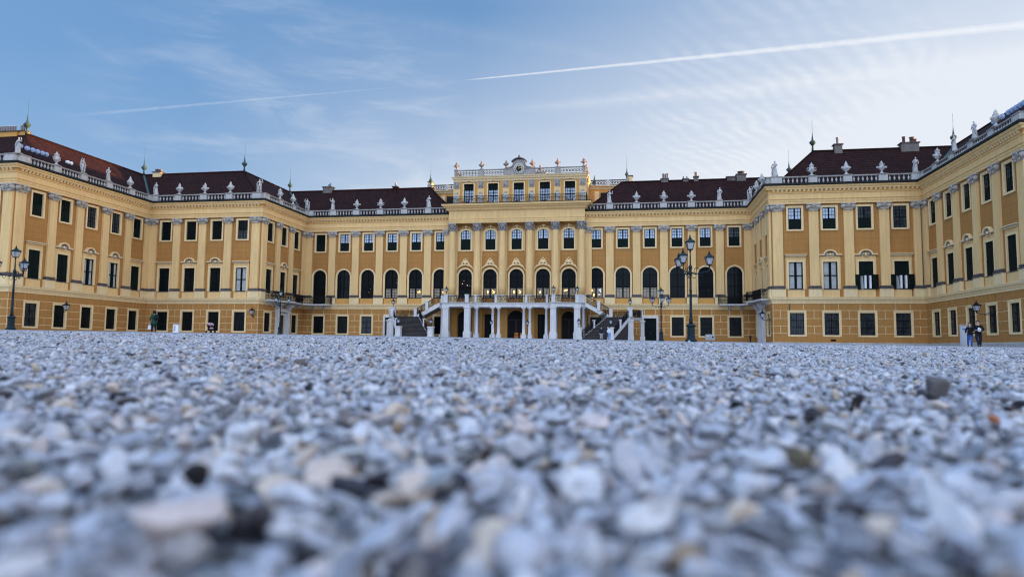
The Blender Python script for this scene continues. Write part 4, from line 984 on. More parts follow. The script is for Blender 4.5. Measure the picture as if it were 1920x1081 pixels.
pts = [(-1.9, 25.84), (-1.3, 25.9), (-.95, 26.2), (-.82, 26.6)]; body = [(-2.0, 25.84)]+pts+[(x, z) for x, z in arch_pts(.95, 26.6, 27.2, 12, .5)[1:-1]]+[(-x, z) for x, z in pts[::-1]]+[(2.0, 25.84)]
mb.add([(x, AY-.02, z) for x, z in body]+[(x, AY+.32, z) for x, z in body], [tuple(range(len(body)))]+[tuple(range(2*len(body)-1, len(body)-1, -1))]+[(i, i+len(body), (i+1) % len(body)+len(body), (i+1) % len(body)) for i in range(len(body))], 'stone')
c = arch_pts(1.08, 26.75, 27.28, 12, .55)[1:-1]; band(mb, c, [(x*1.06, z+.14) for x, z in c], AY-.25, AY+.4, 'stone_dark'); mb.ball((0, AY, 27.52), (.18, .18, .2), 'stone_dark'); mb.lathe([(.05, 27.6), (.12, 27.7), (.02, 27.9)], 8, 'stone_dark', (0, AY, 0))
for sx in (-1, 1): mb.tube([(sx*.85, AY-.05, 26.5), (sx*1.0, AY-.1, 26.2), (sx*1.3, AY-.1, 25.98), (sx*1.8, AY-.1, 25.95), (sx*1.95, AY-.1, 26.1)], [.09, .1, .12, .12, .08], 'stone', 6)
clock = mb.build('clock_gable', palace)
mb = MB(); mb.lathe([(.80, -.0), (.80, -.14), (.72, -.17), (.40, -.17)], 32, 'stone_white', (0, AY-.03, 25.76), 'y'); f_ = mb.build('clock', clock)
mb = MB(); mb.lathe([(.40, -.175), (.38, -.19), (.05, -.19)], 24, 'frame_black', (0, AY-.03, 25.76), 'y'); mb.build('dial', f_)
mb = MB()
for k in range(12):     # roman numeral strokes round the white ring
    a = math.pi/2-k*math.pi/6; ns = (3, 1, 2, 3, 2, 1, 2, 3, 4, 2, 1, 2)[k]
    for j in range(ns):
        off = (j-(ns-1)/2)*.055; ca, sa = math.cos(a), math.sin(a); r0, r1 = .48, .66
        tx, tz = -sa*off, ca*off
        mb.tube([(r0*ca+tx, AY-.215, 25.76+r0*sa+tz), (r1*ca+tx, AY-.215, 25.76+r1*sa+tz)], .016, 'iron', 4)
mb.build('numerals', f_)
for a, L_, w_ in ((1.52, .58, .035), (.15, .42, .05)):
    mb = MB(); ca, sa = math.cos(a), math.sin(a); mb.tube([(-.2*ca, AY-.25, 25.76-.2*sa), (L_*ca*.6, AY-.25, 25.76+L_*sa*.6), (L_*ca, AY-.25, 25.76+L_*sa)], [w_, w_*1.2, w_*.3], 'gold', 5); mb.build('clock_hand', f_)
mb = MB(); mb.hexa([(-9.4, 1.8, 24.6), (9.4, 1.8, 24.6), (9.4, 8, 24.6), (-9.4, 8, 24.6)], [(-6.0, 4.2, 25.5), (6.0, 4.2, 25.5), (6.0, 6.5, 25.5), (-6.0, 6.5, 25.5)], 'roof_tile'); mb.build('roof', palace)
# rear block behind, lower and wider
mb = MB(); mb.box(-15.6, 15.6, 8.05, 20, 15, 24.2, 'plaster_orange')
for sx in (-1, 1):
    for x in (10.9, 13.2): mb.box(sx*x-.35, sx*x+.35, 7.92, 8.06, 20.5, 23.6, 'plaster_pale')
    mb.box(sx*12.05-.6, sx*12.05+.6, 7.98, 8.055, 21.2, 23.4, 'glass_dark')
mb.build('wall', palace)
mb = MB(); mb.sweep([(-15.6, 20), (-15.6, 8.05), (15.6, 8.05), (15.6, 20)], [(0, 23.9), (.1, 23.95), (.2, 24.2), (.4, 24.3), (.42, 24.42), (0, 24.5)], 'plaster_pale', False); mb.box(-15.6, 15.6, 8.1, 20, 24.46, 24.5, 'gutter_dark'); mb.build('cornice', palace)
for a, b, n in ((-15.3, -12.8, 6), (-12.4, -9.8, 6), (9.8, 12.4, 6), (12.8, 15.3, 6)):
    mb = MB(); pierced(mb, a, b, 24.5, 25.4, 8.2, n, 'stone_dark'); mb.build('balustrade', palace)
for sx in (-1, 1):
    mb = MB(); pierced(mb, 8.3, 19, 24.5, 25.4, 0, 20, 'stone_dark'); mb.build('balustrade', palace, (sx*15.5, 0, 0), H)
    mb = MB(); mb.boxc(sx*12.6, 8.2, .2, .2, 24.5, 25.4, 'stone_white'); mb.boxc(sx*15.5, 8.2, .3, .3, 24.5, 25.5, 'stone'); mb.build('pedestal', palace)
    mb = MB(); mb.lathe([(.22, 25.3), (.1, 25.6), (.14, 25.9), (.3, 26.1), (.22, 26.3), (.08, 26.6), (.02, 27.3), (.012, 28.9 if True else 27)], 8, 'copper_green', (sx*15.4, 8.2, 0)); mb.lathe([(.2, 25.3), (.12, 25.7), (.26, 26.0), (.16, 26.3), (.03, 27.1)], 8, 'copper_green', (sx*10.3, 12, 0)); mb.build('finial', palace)
    mb = MB(); mb.box(sx*15.6-.9, sx*15.6+.5, 9.5, 10.5, 24, 25.4, 'stone'); mb.box(sx*15.9-.3, sx*15.9+.35, 9.5, 10.5, 25.3, 26.2, 'plaster_pale'); mb.box(sx*15.9-.4, sx*15.9+.45, 9.4, 10.6, 26.2, 26.32, 'stone_dark'); mb.build('chimney', palace)
# balconies at the inner corners
for sx in (-1, 1):
    path = [(-W1+.0, -D1+1.0), (-W1+.9, -D1+1.0), (-W1+1.35, -7.6), (-W1+1.35, -5.4), (-W1+1.0, -2.2), (-W1+1.5, -1.2), (-27.6, -1.15), (-27.5, 0)]
    path = [(-W1, -11.7), (-31.1, -11.7), (-30.7, -8.2), (-30.2, -6.6), (-30.7, -5.0), (-31.0, -2.6), (-30.3, -1.4), (-27.6, -1.15), (-27.55, 0)]
    P_ = [(sx*-x, y) for x, y in path] if sx > 0 else path
    mb = MB(); inner = [(sx*W1, -11.7), (sx*W1, 0), (sx*27.55, 0)]
    ring = P_+[(sx*W1, 0)]
    n = len(ring); mb.add([(x, y, 5.72) for x, y in ring]+[(x, y, 5.95) for x, y in ring], [tuple(range(n)), tuple(range(2*n-1, n-1, -1))]+[(i, (i+1) % n, (i+1) % n+n, i+n) for i in range(n)], 'stone_white')
    bal = mb.build('balcony', palace)
    mb = MB()
    for (x0, y0), (x1, y1) in zip(P_[:-1], P_[1:]):
        L = math.hypot(x1-x0, y1-y0); k = max(2, int(L/.13))
        for i in range(k+1): x, y = x0+(x1-x0)*i/k, y0+(y1-y0)*i/k; mb.box(x-.016, x+.016, y-.016, y+.016, 5.95, 7.05, 'iron')
        for z in (6.05, 6.9, 7.06): mb.tube([(x0, y0, z), (x1, y1, z)], .03, 'iron', 4)
        k2 = max(1, int(L/.42))
        for i in range(k2):
            cx, cy = x0+(x1-x0)*(i+.5)/k2, y0+(y1-y0)*(i+.5)/k2; ux, uy = (x1-x0)/L, (y1-y0)/L
            mb.tube([(cx+ux*.17*math.cos(a), cy+uy*.17*math.cos(a), 6.48+.3*math.sin(a)) for a in [q_*math.pi/4 for q_ in range(8)]], .028, 'iron', 4, closed=True)
            mb.tube([(cx+ux*.08*math.cos(a), cy+uy*.08*math.cos(a), 6.48+.13*math.sin(a)) for a in [q_*math.pi/3 for q_ in range(6)]], .03, 'iron', 4, closed=True)
    mb.build('balcony_railing', bal)
    for bx, by, rz in ((sx*W1, -10.9, 0), (sx*W1, -9.2, 0), (sx*W1, -4.0, 0), (sx*W1, -2.6, 0), (sx*29.0, 0, 1), (sx*30.6, 0, 1)):
        mb = MB(); t = .16
        if rz: mb.hexa([(bx-t, -.05, 5.15), (bx+t, -.05, 5.15), (bx+t, 0, 5.15), (bx-t, 0, 5.15)], [(bx-t, -1.0, 5.71), (bx+t, -1.0, 5.71), (bx+t, 0, 5.71), (bx-t, 0, 5.71)], 'stone_white')
        else: mb.hexa([(bx, by-t, 5.15), (bx, by+t, 5.15), (bx-sx*.05, by+t, 5.15), (bx-sx*.05, by-t, 5.15)], [(bx, by-t, 5.71), (bx, by+t, 5.71), (bx-sx*.95, by+t, 5.71), (bx-sx*.95, by-t, 5.71)], 'stone_white')
        mb.build('bracket', bal)
for x in (34.0, 32.9+15.7):    # rainwater pipes on the right wing
    mb = MB(); mb.tube([(x if x < 40 else 48.2, -D1-.35 if x > 40 else -D1-.1, 4.5 if x < 40 else 7.0), (x if x < 40 else 48.2, -D1-.35 if x > 40 else -D1-.1, 5.25 if x < 40 else 16.7)], .05, 'stone_dark', 6); mb.build('drainpipe', palace)
mb = MB(); mb.box(38.4, 38.95, -D1-.08, -D1-.055, 1.0, 1.22, 'frame_black'); mb.build('vent', palace)
# ================================================================== off-frame court building on the right (it shades the gravel from the low sun)
def court_building():
    b = empty('court_building', (63, -82, 0), 0, 'low yellow court building with arched bays beyond the right wing', 'building')
    mb = MB(); xs = [4+5.6*i for i in range(15)]; L = 86
    wall_strip(mb, L, -1.5, 9.0, [(x, arch_pts(1.2, .8, 5.2)) for x in xs], 'plaster_ochre'); mb.box(0, L, .01, 10, 8.95, 9.0, 'plaster_yellow')
    for x in (0, L): mb.quad((x, 0, -1.5), (x, 10, -1.5), (x, 10, 9), (x, 0, 9), 'plaster_yellow')
    mb.quad((0, 10, -1.5), (L, 10, -1.5), (L, 10, 9), (0, 10, 9), 'plaster_yellow'); w_ = mb.build('wall', b, (0, 47.5, 0), -H)
    for x in xs:
        mb = MB(); band(mb, arch_pts(1.2, .8, 5.2), arch_pts(1.45, .8, 5.45), -.1, .02, 'plaster_pale'); o = mb.build('window', b, (0, 47.5-x, 0), -H)
        mb = MB(); fill(mb, arch_pts(1.2, .8, 5.2), .28, 'glass_dark'); mb.box(-.06, .06, .2, .27, .8, 5.1, 'frame_black'); mb.box(-1.2, 1.2, .2, .27, 2.9, 3.0, 'frame_black'); p_ = mb.build('pane', o)
    mb = MB(); mb.sweep([(0, -.0), (L, 0)][::1], [(0, 8.3), (.3, 8.4), (.5, 8.8), (.5, 9.0), (0, 9.02)], 'plaster_pale'); mb.build('cornice', b, (0, 47.5, 0), -H)
    mb = MB(); mb.hexa([(0, 0, 9.0), (L, 0, 9.0), (L, 10, 9.0), (0, 10, 9.0)], [(4, 4.8, 12), (L-4, 4.8, 12), (L-4, 5.2, 12), (4, 5.2, 12)], 'roof_tile'); mb.build('roof', b, (0, 47.5, 0), -H)
court_building()
# ================================================================== grand staircase and terrace
stair = empty('grand_staircase', (0, -4.5, 0), 0, 'white double staircase with columned terrace in front of the middle doors', 'staircase')
so_ = (0, 4.5, 0)       # parts are drawn in palace coordinates
FZ = 5.95
mb = MB()
front = [(-10.0, -.4), (-10.0, -4.1), (-9.5, -4.75), (-5.6, -5.5), (-5.2, -4.35), (5.2, -4.35), (5.6, -5.5), (9.5, -4.75), (10.0, -4.1), (10.0, -.4)]
n = len(front); mb.add([(x, y, 5.35) for x, y in front]+[(x, y, FZ-.12) for x, y in front], [tuple(range(n-1, -1, -1)), tuple(range(n, 2*n))]+[(i, (i+1) % n, (i+1) % n+n, i+n) for i in range(n)], 'stair_white')
f2 = [(x*1.012, y-.10 if y < -3 else y) for x, y in front]
mb.add([(x, y, FZ-.11) for x, y in f2]+[(x, y, FZ) for x, y in f2], [tuple(range(n-1, -1, -1)), tuple(range(n, 2*n))]+[(i, (i+1) % n, (i+1) % n+n, i+n) for i in range(n)], 'stone_white')
mb.build('terrace', stair, so_)
def pier(x, y, h, z1=5.34, z0=.4):
    mb = MB(); mb.boxc(x, y, h+.10, h+.10, z0, 1.95, 'stair_white'); mb.boxc(x, y, h+.03, h+.03, 1.95, 2.05, 'stair_white'); mb.boxc(x, y, h, h, 2.05, z1-.2, 'stair_white'); mb.boxc(x, y, h+.08, h+.08, z1-.2, z1, 'stair_white'); return mb.build('pier', stair, so_)
def column(x, y, r=.20, z0=.4, z1=5.34):
    mb = MB(); mb.boxc(x, y, r+.14, r+.14, z0, 1.6, 'stair_white'); mb.lathe([(r+.1, 1.6), (r+.12, 1.68), (r+.02, 1.75), (r+.01, 2.6), (r-.03, z1-.35), (r+.02, z1-.32), (r-.01, z1-.28), (r+.1, z1-.14)], 12, 'stair_white', (x, y, 0)); mb.boxc(x, y, r+.12, r+.12, z1-.14, z1, 'stair_white'); return mb.build('column', stair, so_)
for sx in (-1, 1):
    pier(sx*8.98, -4.55, .40); pier(sx*5.85, -5.1, .38); column(sx*9.72, -3.9, .2); column(sx*4.8, -4.1, .20); column(sx*2.55, -4.1, .2); column(sx*1.72, -4.1, .2)
    column(sx*9.72, -.9, .2); pier(sx*5.6, -.6, .3)
def railing(pts, name='railing', top=.95, parent=stair, loc=so_):
    """wrought-iron railing along points (x, y, z of the floor)"""
    mb = MB()
    for (x0, y0, z0), (x1, y1, z1) in zip(pts[:-1], pts[1:]):
        L = math.hypot(x1-x0, y1-y0)
        if L < .05: continue
        k = max(1, int(L/.16))
        for i in range(k+1):
            t = i/k; x, y, z = x0+(x1-x0)*t, y0+(y1-y0)*t, z0+(z1-z0)*t; mb.box(x-.024, x+.024, y-.024, y+.024, z+.05, z+top, 'iron')
        for h in (.12, top-.12, top): mb.tube([(x0, y0, z0+h), (x1, y1, z1+h)], .028, 'iron', 4)
        k2 = max(1, int(L/.40)); ux, uy, uz = (x1-x0)/L, (y1-y0)/L, (z1-z0)/L
        for i in range(k2):
            t = (i+.5)/k2; c = (x0+(x1-x0)*t, y0+(y1-y0)*t, z0+(z1-z0)*t+top*.5)
            for rr, hh in ((.16, .28), (.08, .13)): mb.tube([(c[0]+ux*rr*math.cos(a), c[1]+uy*rr*math.cos(a), c[2]+uz*rr*math.cos(a)+hh*math.sin(a)) for a in [q_*math.pi/4 for q_ in range(8)]], .024, 'iron', 4, closed=True)
    return mb.build(name, parent, loc)
def post(x, y, z0, z1, h=.20, name='railing_post', mt='stair_white'):
    mb = MB(); mb.boxc(x, y, h, h, z0, z1-.1, mt); mb.boxc(x, y, h+.05, h+.05, z1-.1, z1, mt); return mb.build(name, stair, so_)
PB = [(-9.9, -4.0), (-8.98, -4.6), (-5.9, -5.3), (-4.9, -4.3), (-2.1, -4.3), (2.1, -4.3), (4.9, -4.3), (5.9, -5.3), (8.98, -4.6), (9.9, -4.0)]
for a, b in zip(PB[:-1], PB[1:]):
    if abs(a[0]) > 9 and abs(b[0]) > 8 or abs(b[0]) > 9 and abs(a[0]) > 8:
        mb = MB(); d = .12; (x0, y0), (x1, y1) = a, b; mb.hexa([(x0, y0-d, FZ), (x1, y1-d, FZ), (x1, y1+d, FZ), (x0, y0+d, FZ)], [(x0, y0-d, FZ+.95), (x1, y1-d, FZ+.95), (x1, y1+d, FZ+.95), (x0, y0+d, FZ+.95)], 'stair_white'); mb.build('parapet', stair, so_)
    else: railing([(a[0], a[1], FZ), (b[0], b[1], FZ)])
for x, y in PB[1:-1]: post(x, y, FZ, FZ+1.05, .24 if abs(x) > 5.5 else .15)
ZL = 3.95
def lerp(a, b, t): return tuple(p+(q-p)*t for p, q in zip(a, b))
for sx in (-1, 1):
    q = lambda x, y: (sx*x, y)
    g0 = .9 if sx > 0 else 1.1
    A, B, Cc, D_ = (9.75, -9.7), (13.5, -10.8), (12.9, -4.4), (15.9, -6.5)
    E_, F_ = (17.5, -3.4), (13.6, -1.0)
    T0, T1 = (9.95, -4.1), (9.95, -.9)
    # lower flight
    N = 16; mb = MB()
    for i in range(N):
        z0, z1 = g0+(ZL-g0)*i/N, g0+(ZL-g0)*(i+1)/N
        a, b = lerp(A, Cc, i/N), lerp(B, D_, i/N); c, d = lerp(A, Cc, (i+1)/N), lerp(B, D_, (i+1)/N)
        ring = [q(*a), q(*b), q(*d), q(*c)]
        mb.hexa([(x, y, .2) for x, y in ring], [(x, y, z1) for x, y in ring], 'step_stone_shade')  # dark step stone; solid sides also stand for shaded openings under the flight
        o = [q(*lerp(a, c, -.18)), q(*lerp(b, d, -.18)), q(*lerp(b, d, .2)), q(*lerp(a, c, .2))]
        mb.hexa([(x, y, z1+.002) for x, y in o], [(x, y, z1+.035) for x, y in o], 'stone_dark')
    mb.build('lower_flight', stair, so_)
    for U, V in ((A, Cc), (B, D_)):    # white strings
        mb = MB(); u2, v2 = Vector(U), Vector(V); nrm = Vector(((v2-u2).y, -(v2-u2).x)).normalized()*.14
        if U == A: nrm = nrm*1
        pts = [u2-nrm, u2+nrm, v2+nrm, v2-nrm]; zz = [g0+.1, g0+.1, ZL+.12, ZL+.12]
        mb.add([(sx*p.x, p.y, z-.40) for p, z in zip(pts, zz)]+[(sx*p.x, p.y, z) for p, z in zip(pts, zz)], [(3, 2, 1, 0), (4, 5, 6, 7), (0, 1, 5, 4), (1, 2, 6, 5), (2, 3, 7, 6), (3, 0, 4, 7)], 'stair_white' if U != A else 'stair_white')
        mb.build('stringer', stair, so_)
        m0, m1 = lerp(U, V, .06), lerp(U, V, .97)
        railing([(*q(*m0), g0+.25), (*q(*m1), ZL+.05)])
        mid = lerp(U, V, .5); post(*q(*mid), (g0+ZL)/2, (g0+ZL)/2+1.1, .14)
    # landing
    mb = MB(); ring = [q(*Cc), q(*D_), q(*E_), q(*F_)]; mb.hexa([(x, y, ZL-.35) for x, y in ring], [(x, y, ZL) for x, y in ring], 'stone_white'); mb.build('landing', stair, so_)
    railing([(*q(*D_), ZL), (*q(*E_), ZL), (*q(*F_), ZL)])
    for (x, y), h in ((D_, .42), ((17.5, -3.6), .24), ((15.2, -2.0), .3), ((13.3, -1.2), .25)):
        mb = MB(); mb.boxc(sx*x, y, h+.08, h+.08, .3, 1.5, 'stair_white'); mb.boxc(sx*x, y, h, h, 1.5, ZL-.55, 'stair_white'); mb.boxc(sx*x, y, h+.1, h+.1, ZL-.55, ZL-.36, 'stair_white'); mb.build('pier', stair, so_)
    post(*q(15.9, -6.5), ZL+.0, ZL+1.25, .30); post(*q(17.4, -3.4), ZL, ZL+1.05, .18)
    # upper flight
    N = 12; mb = MB()
    Cu, Fu = (13.5, -4.3), (13.7, -1.1)
    for i in range(N):
        z0, z1 = ZL+(FZ-ZL)*i/N, ZL+(FZ-ZL)*(i+1)/N
        a, b = lerp(Cu, T0, i/N), lerp(Fu, T1, i/N); c, d = lerp(Cu, T0, (i+1)/N), lerp(Fu, T1, (i+1)/N); ring = [q(*a), q(*b), q(*d), q(*c)]
        mb.hexa([(x, y, z0-.38) for x, y in ring], [(x, y, z1-.002) for x, y in ring], 'stone')
    mb.build('upper_flight', stair, so_)
    mb = MB(); u2, v2 = Vector(Cu), Vector(T0); nn = Vector((0, .14))
    pts = [u2-nn, u2+nn, v2+nn, v2-nn]; zb = [ZL-.45, ZL-.45, FZ-.5, FZ-.5]; zt = [ZL+.14, ZL+.14, FZ+.03, FZ+.03]
    mb.add([(sx*p.x, p.y-.02, z) for p, z in zip(pts, zb)]+[(sx*p.x, p.y-.02, z) for p, z in zip(pts, zt)], [(3, 2, 1, 0), (4, 5, 6, 7), (0, 1, 5, 4), (1, 2, 6, 5), (2, 3, 7, 6), (3, 0, 4, 7)], 'stair_white'); mb.build('stringer', stair, so_)
    railing([(*q(13.3, -4.35), ZL+.2), (*q(11.9, -4.25), (ZL+FZ)/2+.1)]); railing([(*q(11.7, -4.25), (ZL+FZ)/2+.2), (*q(10.1, -4.1), FZ)])
    post(*q(11.8, -4.25), (ZL+FZ)/2-.1, (ZL+FZ)/2+1.25, .20); post(*q(13.4, -4.4), ZL, ZL+1.2, .2)
    mb = MB(); x, y = q(12.6, -4.2); mb.boxc(x, y, .36, .30, .3, 4.0, 'stair_white'); mb.boxc(x, y, .42, .36, .3, 1.5, 'stair_white'); mb.build('pier', stair, so_)
    # newels at the foot
    for (x, y), h in ((A, .34), (B, .34)):
        x = x-.15 if (x, y) == A else x+.1
        mb = MB(); mb.boxc(sx*x, y, h, h, .2, 2.35, 'stair_white'); mb.boxc(sx*x, y, h+.07, h+.07, 2.35, 2.5, 'stair_white'); mb.boxc(sx*x, y, h+.06, h+.06, .2, 1.3, 'stair_white'); mb.build('newel', stair, so_)

# ================================================================== lanterns and lamps
def lantern_parts(root, c, s=1.0, base='iron', u=1):
    """four-sided tapering lantern: frame, glass, bulb; c = bottom centre"""
    x, y, z = c
    mb = MB(); r0, r1, h = .15*s, .27*s, .50*s
    B4 = [(r0*a, r0*b) for a, b in ((-1, -1), (1, -1), (1, 1), (-1, 1))]; T4 = [(r1*a, r1*b) for a, b in ((-1, -1), (1, -1), (1, 1), (-1, 1))]
    for (a, b), (p, q_) in zip(B4, T4): mb.tube([(x+a, y+b, z), (x+p, y+q_, z+h)], .022*s, base, 5)
    for ring, zz in ((B4, z), (T4, z+h)): mb.tube([(x+a, y+b, zz) for a, b in ring], .026*s, base, 5, closed=True)
    R4 = [(a*1.16, b*1.16) for a, b in T4]
    mb.add([(x+a, y+b, z+h+.01) for a, b in R4]+[(x+a*.30, y+b*.30, z+h+.24*s) for a, b in T4], [(3, 2, 1, 0), (4, 5, 6, 7), (0, 1, 5, 4), (1, 2, 6, 5), (2, 3, 7, 6), (3, 0, 4, 7)], base)
    mb.lathe([(.10*s, z+h+.24*s), (.11*s, z+h+.30*s), (.05*s, z+h+.34*s), (.06*s, z+h+.40*s), (.012*s, z+h+.55*s)], 8, base, (x, y, 0))
    for a, b in T4: mb.tube([(x+a, y+b, z+h+.02), (x+a*1.05, y+b*1.05, z+h+.12*s)], .02*s, base, 4)
    mb.box(x-r0*1.1, x+r0*1.1, y-r0*1.1, y+r0*1.1, z-.04*s, z, base); mb.lathe([(.04*s, z-.22*s), (.07*s, z-.16*s), (.04*s, z-.12*s), (.10*s, z-.04*s)], 8, base, (x, y, 0))
    ln = mb.build('lantern', root, u=u)
    mb = MB(); k = .93
    mb.add([(x+a*k, y+b*k, z+.01) for a, b in B4]+[(x+a*k, y+b*k, z+h-.01) for a, b in T4], [(0, 1, 5, 4), (1, 2, 6, 5), (2, 3, 7, 6), (3, 0, 4, 7)], 'lantern_glass'); kid(ln, mb.build('lantern_glass', ln, u=u))
    mb = MB(); mb.lathe([(.03*s, z+.02), (.03*s, z+.14*s), (.07*s, z+.18*s), (.08*s, z+.30*s), (.04*s, z+.40*s)], 8, 'white_paint', (x, y, 0)); kid(ln, mb.build('bulb', ln, u=u))
    kid(root, ln); return ln
def candelabrum():
    t = empty('street_lamp', (0, 0, 0), 0, u=1)
    mb = MB(); mb.lathe([(.42, -.2), (.42, .12), (.34, .16), (.32, .24), (.28, .30), (.27, 1.02), (.31, 1.06), (.36, 1.14), (.30, 1.20), (.20, 1.26)], 8, 'iron_green', (0, 0, 0), smooth=False, a0=math.pi/8); kid(t, mb.build('lamp_base', t, u=1))
    mb = MB(); mb.lathe([(.15, 1.25), (.12, 1.5), (.14, 1.62), (.11, 1.68), (.105, 1.9), (.13, 1.95), (.10, 2.0), (.085, 3.6), (.12, 3.64), (.085, 3.7), (.075, 4.75), (.12, 4.82), (.14, 4.95), (.09, 5.02), (.10, 5.2), (.15, 5.28), (.12, 5.42), (.06, 5.5), (.045, 6.2), (.03, 6.45)], 12, 'iron_green'); kid(t, mb.build('pole', t, u=1))
    for k in range(3):
        a = 2*math.pi*k/3; ca, sa = math.cos(a), math.sin(a); mb = MB()
        P_ = lambda r, z: (r*ca, r*sa, z)
        mb.tube([P_(.08, 4.95), P_(.35, 4.85), P_(.7, 4.92), P_(1.0, 4.98), P_(1.22, 5.02), P_(1.32, 5.15), P_(1.34, 5.32)], [.05, .045, .04, .035, .035, .035, .03], 'iron_green', 6)
        mb.tube([P_(.45+.2*math.cos(b), 5.10+.2*math.sin(b)) for b in [math.pi*(1.5-.22*i) for i in range(9)]], .022, 'iron_green', 5)
        mb.tube([P_(.75+.13*math.cos(b), 4.80+.13*math.sin(b)) for b in [math.pi*(.5-.25*i) for i in range(8)]], .02, 'iron_green', 5)
        mb.tube([P_(.25+.16*math.cos(b), 4.70+.16*math.sin(b)) for b in [math.pi*(.5-.25*i) for i in range(8)]], .022, 'iron_green', 5); mb.ball(P_(1.33, 5.12), .06, 'iron_green', 6, 5)
        kid(t, mb.build('arm', t, u=1)); lantern_parts(t, P_(1.34, 5.52), 1.0, 'iron_green')
    lantern_parts(t, (0, 0, 6.62), 1.05, 'iron_green')
    return t
lamp0 = candelabrum()
GL = 'street lamps on the court'
spots = [((24.01, -67.31), 1.0, R(4), 'tallest and nearest lamp post with four lanterns, right of the staircase'), ((22.66, -47.23), .70, R(35), 'smaller three-armed lamp post left of the tallest one, right of the staircase'),
         ((-35.73, -64.02), 1.0, R(-14), 'large four-lantern lamp post standing at the far left edge of the court'), ((-21.8, -40.96), .70, R(24), 'small lamp post in front of the brown door in the left stepped wall')]
for i, ((x, y), s, rz, lab) in enumerate(spots):
    o = lamp0 if i == 0 else copy_tree(lamp0, u=1)
    o.location = (x, y, gz(x, y)); o.rotation_euler.z = rz; o.scale = (s, s, s); tag(o, lab, 'street lamp', GL)
def post_lantern(h_stem, s=1.0):
    t = empty('post_lantern', (0, 0, 0), 0, u=1); mb = MB(); mb.lathe([(.12*s, 0), (.08*s, .06), (.04*s, .12), (.05*s, h_stem*.5), (.03*s, h_stem)], 8, 'iron_green'); kid(t, mb.build('stem', t, u=1)); lantern_parts(t, (0, 0, h_stem+.18*s), s, 'iron_green'); return t
pl0 = post_lantern(.35, .95); GP = 'lanterns on the staircase posts'
PLS = [((-15.9, -6.5, ZL+1.25), 'lantern on the landing post at the left end of the staircase'), ((15.9, -6.5, ZL+1.25), 'lantern on the landing post at the right end of the staircase'),
       ((-8.98, -4.6, FZ+1.05), 'lantern on the left corner post of the terrace above the stairs'), ((8.98, -4.6, FZ+1.05), 'lantern on the right corner post of the terrace, next to the stair top'),
       ((5.9, -5.3, FZ+1.05), 'lantern on the terrace post just left of the right corner one'), ((-9.6, -9.7, 2.5), 'lantern on the foot pillar right of the left stair flight'), ((9.6, -9.7, 2.5), 'lantern on the foot pillar left of the right stair flight'),
       ((-13.6, -10.8, 2.5), 'lantern on the outer foot pillar of the left stair flight'), ((13.6, -10.8, 2.5), 'lantern on the outer foot pillar of the right stair flight')]
for i, (p, lab) in enumerate(PLS):
    o = pl0 if i == 0 else copy_tree(pl0, u=1); o.location = Vector(p)*K; tag(o, lab, 'lantern', GP)
sl0 = post_lantern(2.0, .85); sk = KIDS[sl0.name]; sl0.name = 'standing_lantern'
for i, (p, lab) in enumerate((((-2.05, -7.5), 'standing lantern in front of the left pair of terrace columns'), ((2.75, -7.5), 'standing lantern in front of the right pair of terrace columns'))):
    o = sl0
    if i:
        o = sl0.copy(); col.objects.link(o)
        for ch in sk: copy_tree(ch, o)
    x, y = p[0]*K, p[1]*K; o.location = (x, y, gz(x, y)); tag(o, lab, 'lantern', 'standing lanterns before the terrace')
def wall_lantern(x, y, z, rz, reach, lab):
    t = empty('wall_lantern', (x, y, z), rz, lab, 'wall lantern', 'lanterns on brackets on the walls'); mb = MB()
    mb.box(-.09, .09, -.03, .0, -.25, .2, 'iron'); mb.tube([(0, 0, -.1), (0, -reach*.5, -.16), (0, -reach, -.02)], .035, 'iron', 5); mb.tube([(0, 0, .1), (0, -reach*.35, .0), (0, -reach*.6, -.1)], .025, 'iron', 5)
    mb.build('bracket', t, u=K)
    lantern_parts(t, (0, -reach*K, .22), 1.15, 'iron')
wall_lantern(-W2, -28.15, 3.5, H, 1.6, 'wall lantern beside the second ground floor window of the left side wing')
wall_lantern(-W1-.55, -D1, 3.7, 0, .5, 'small wall lantern at the corner of the left front wing')
wall_lantern(W2, -27.95, 3.5, -H, 1.6, 'wall lantern on a long bracket on the right side wing behind the couple')
wall_lantern(W1-.0, -11.9, 3.5, -H, 1.0, 'wall lantern beside the doorway at the corner of the right front wing')

# ================================================================== statues and urns on the balustrades
def skin_mesh(name, V, E, Rr, mat_name, root=0, sub=2, extra=None, scale=(1, 1, 1)):
    me = bpy.data.meshes.new(name); me.from_pydata([Vector(v) for v in V], E, []); o = bpy.data.objects.new(name, me); col.objects.link(o)
    m = o.modifiers.new('s', 'SKIN'); m.use_smooth_shade = True; m.branch_smoothing = .4
    for i, r in enumerate(Rr): me.skin_vertices[0].data[i].radius = (r, r) if not hasattr(r, '__len__') else r
    for i in range(len(V)): me.skin_vertices[0].data[i].use_root = (i == root)
    s = o.modifiers.new('u', 'SUBSURF'); s.levels = sub; s.render_levels = sub
    dg = bpy.context.evaluated_depsgraph_get(); dg.update(); ev = o.evaluated_get(dg); nm = bpy.data.meshes.new_from_object(ev)
    bpy.data.objects.remove(o); nm.name = name; nm.materials.clear(); nm.materials.append(MATS[mat_name]); return nm
def chain(V, E, Rr, start, pts):
    p = start
    for (x, y, z, r) in pts: V.append((x, y, z)); Rr.append(r); E.append((p, len(V)-1)); p = len(V)-1
    return p
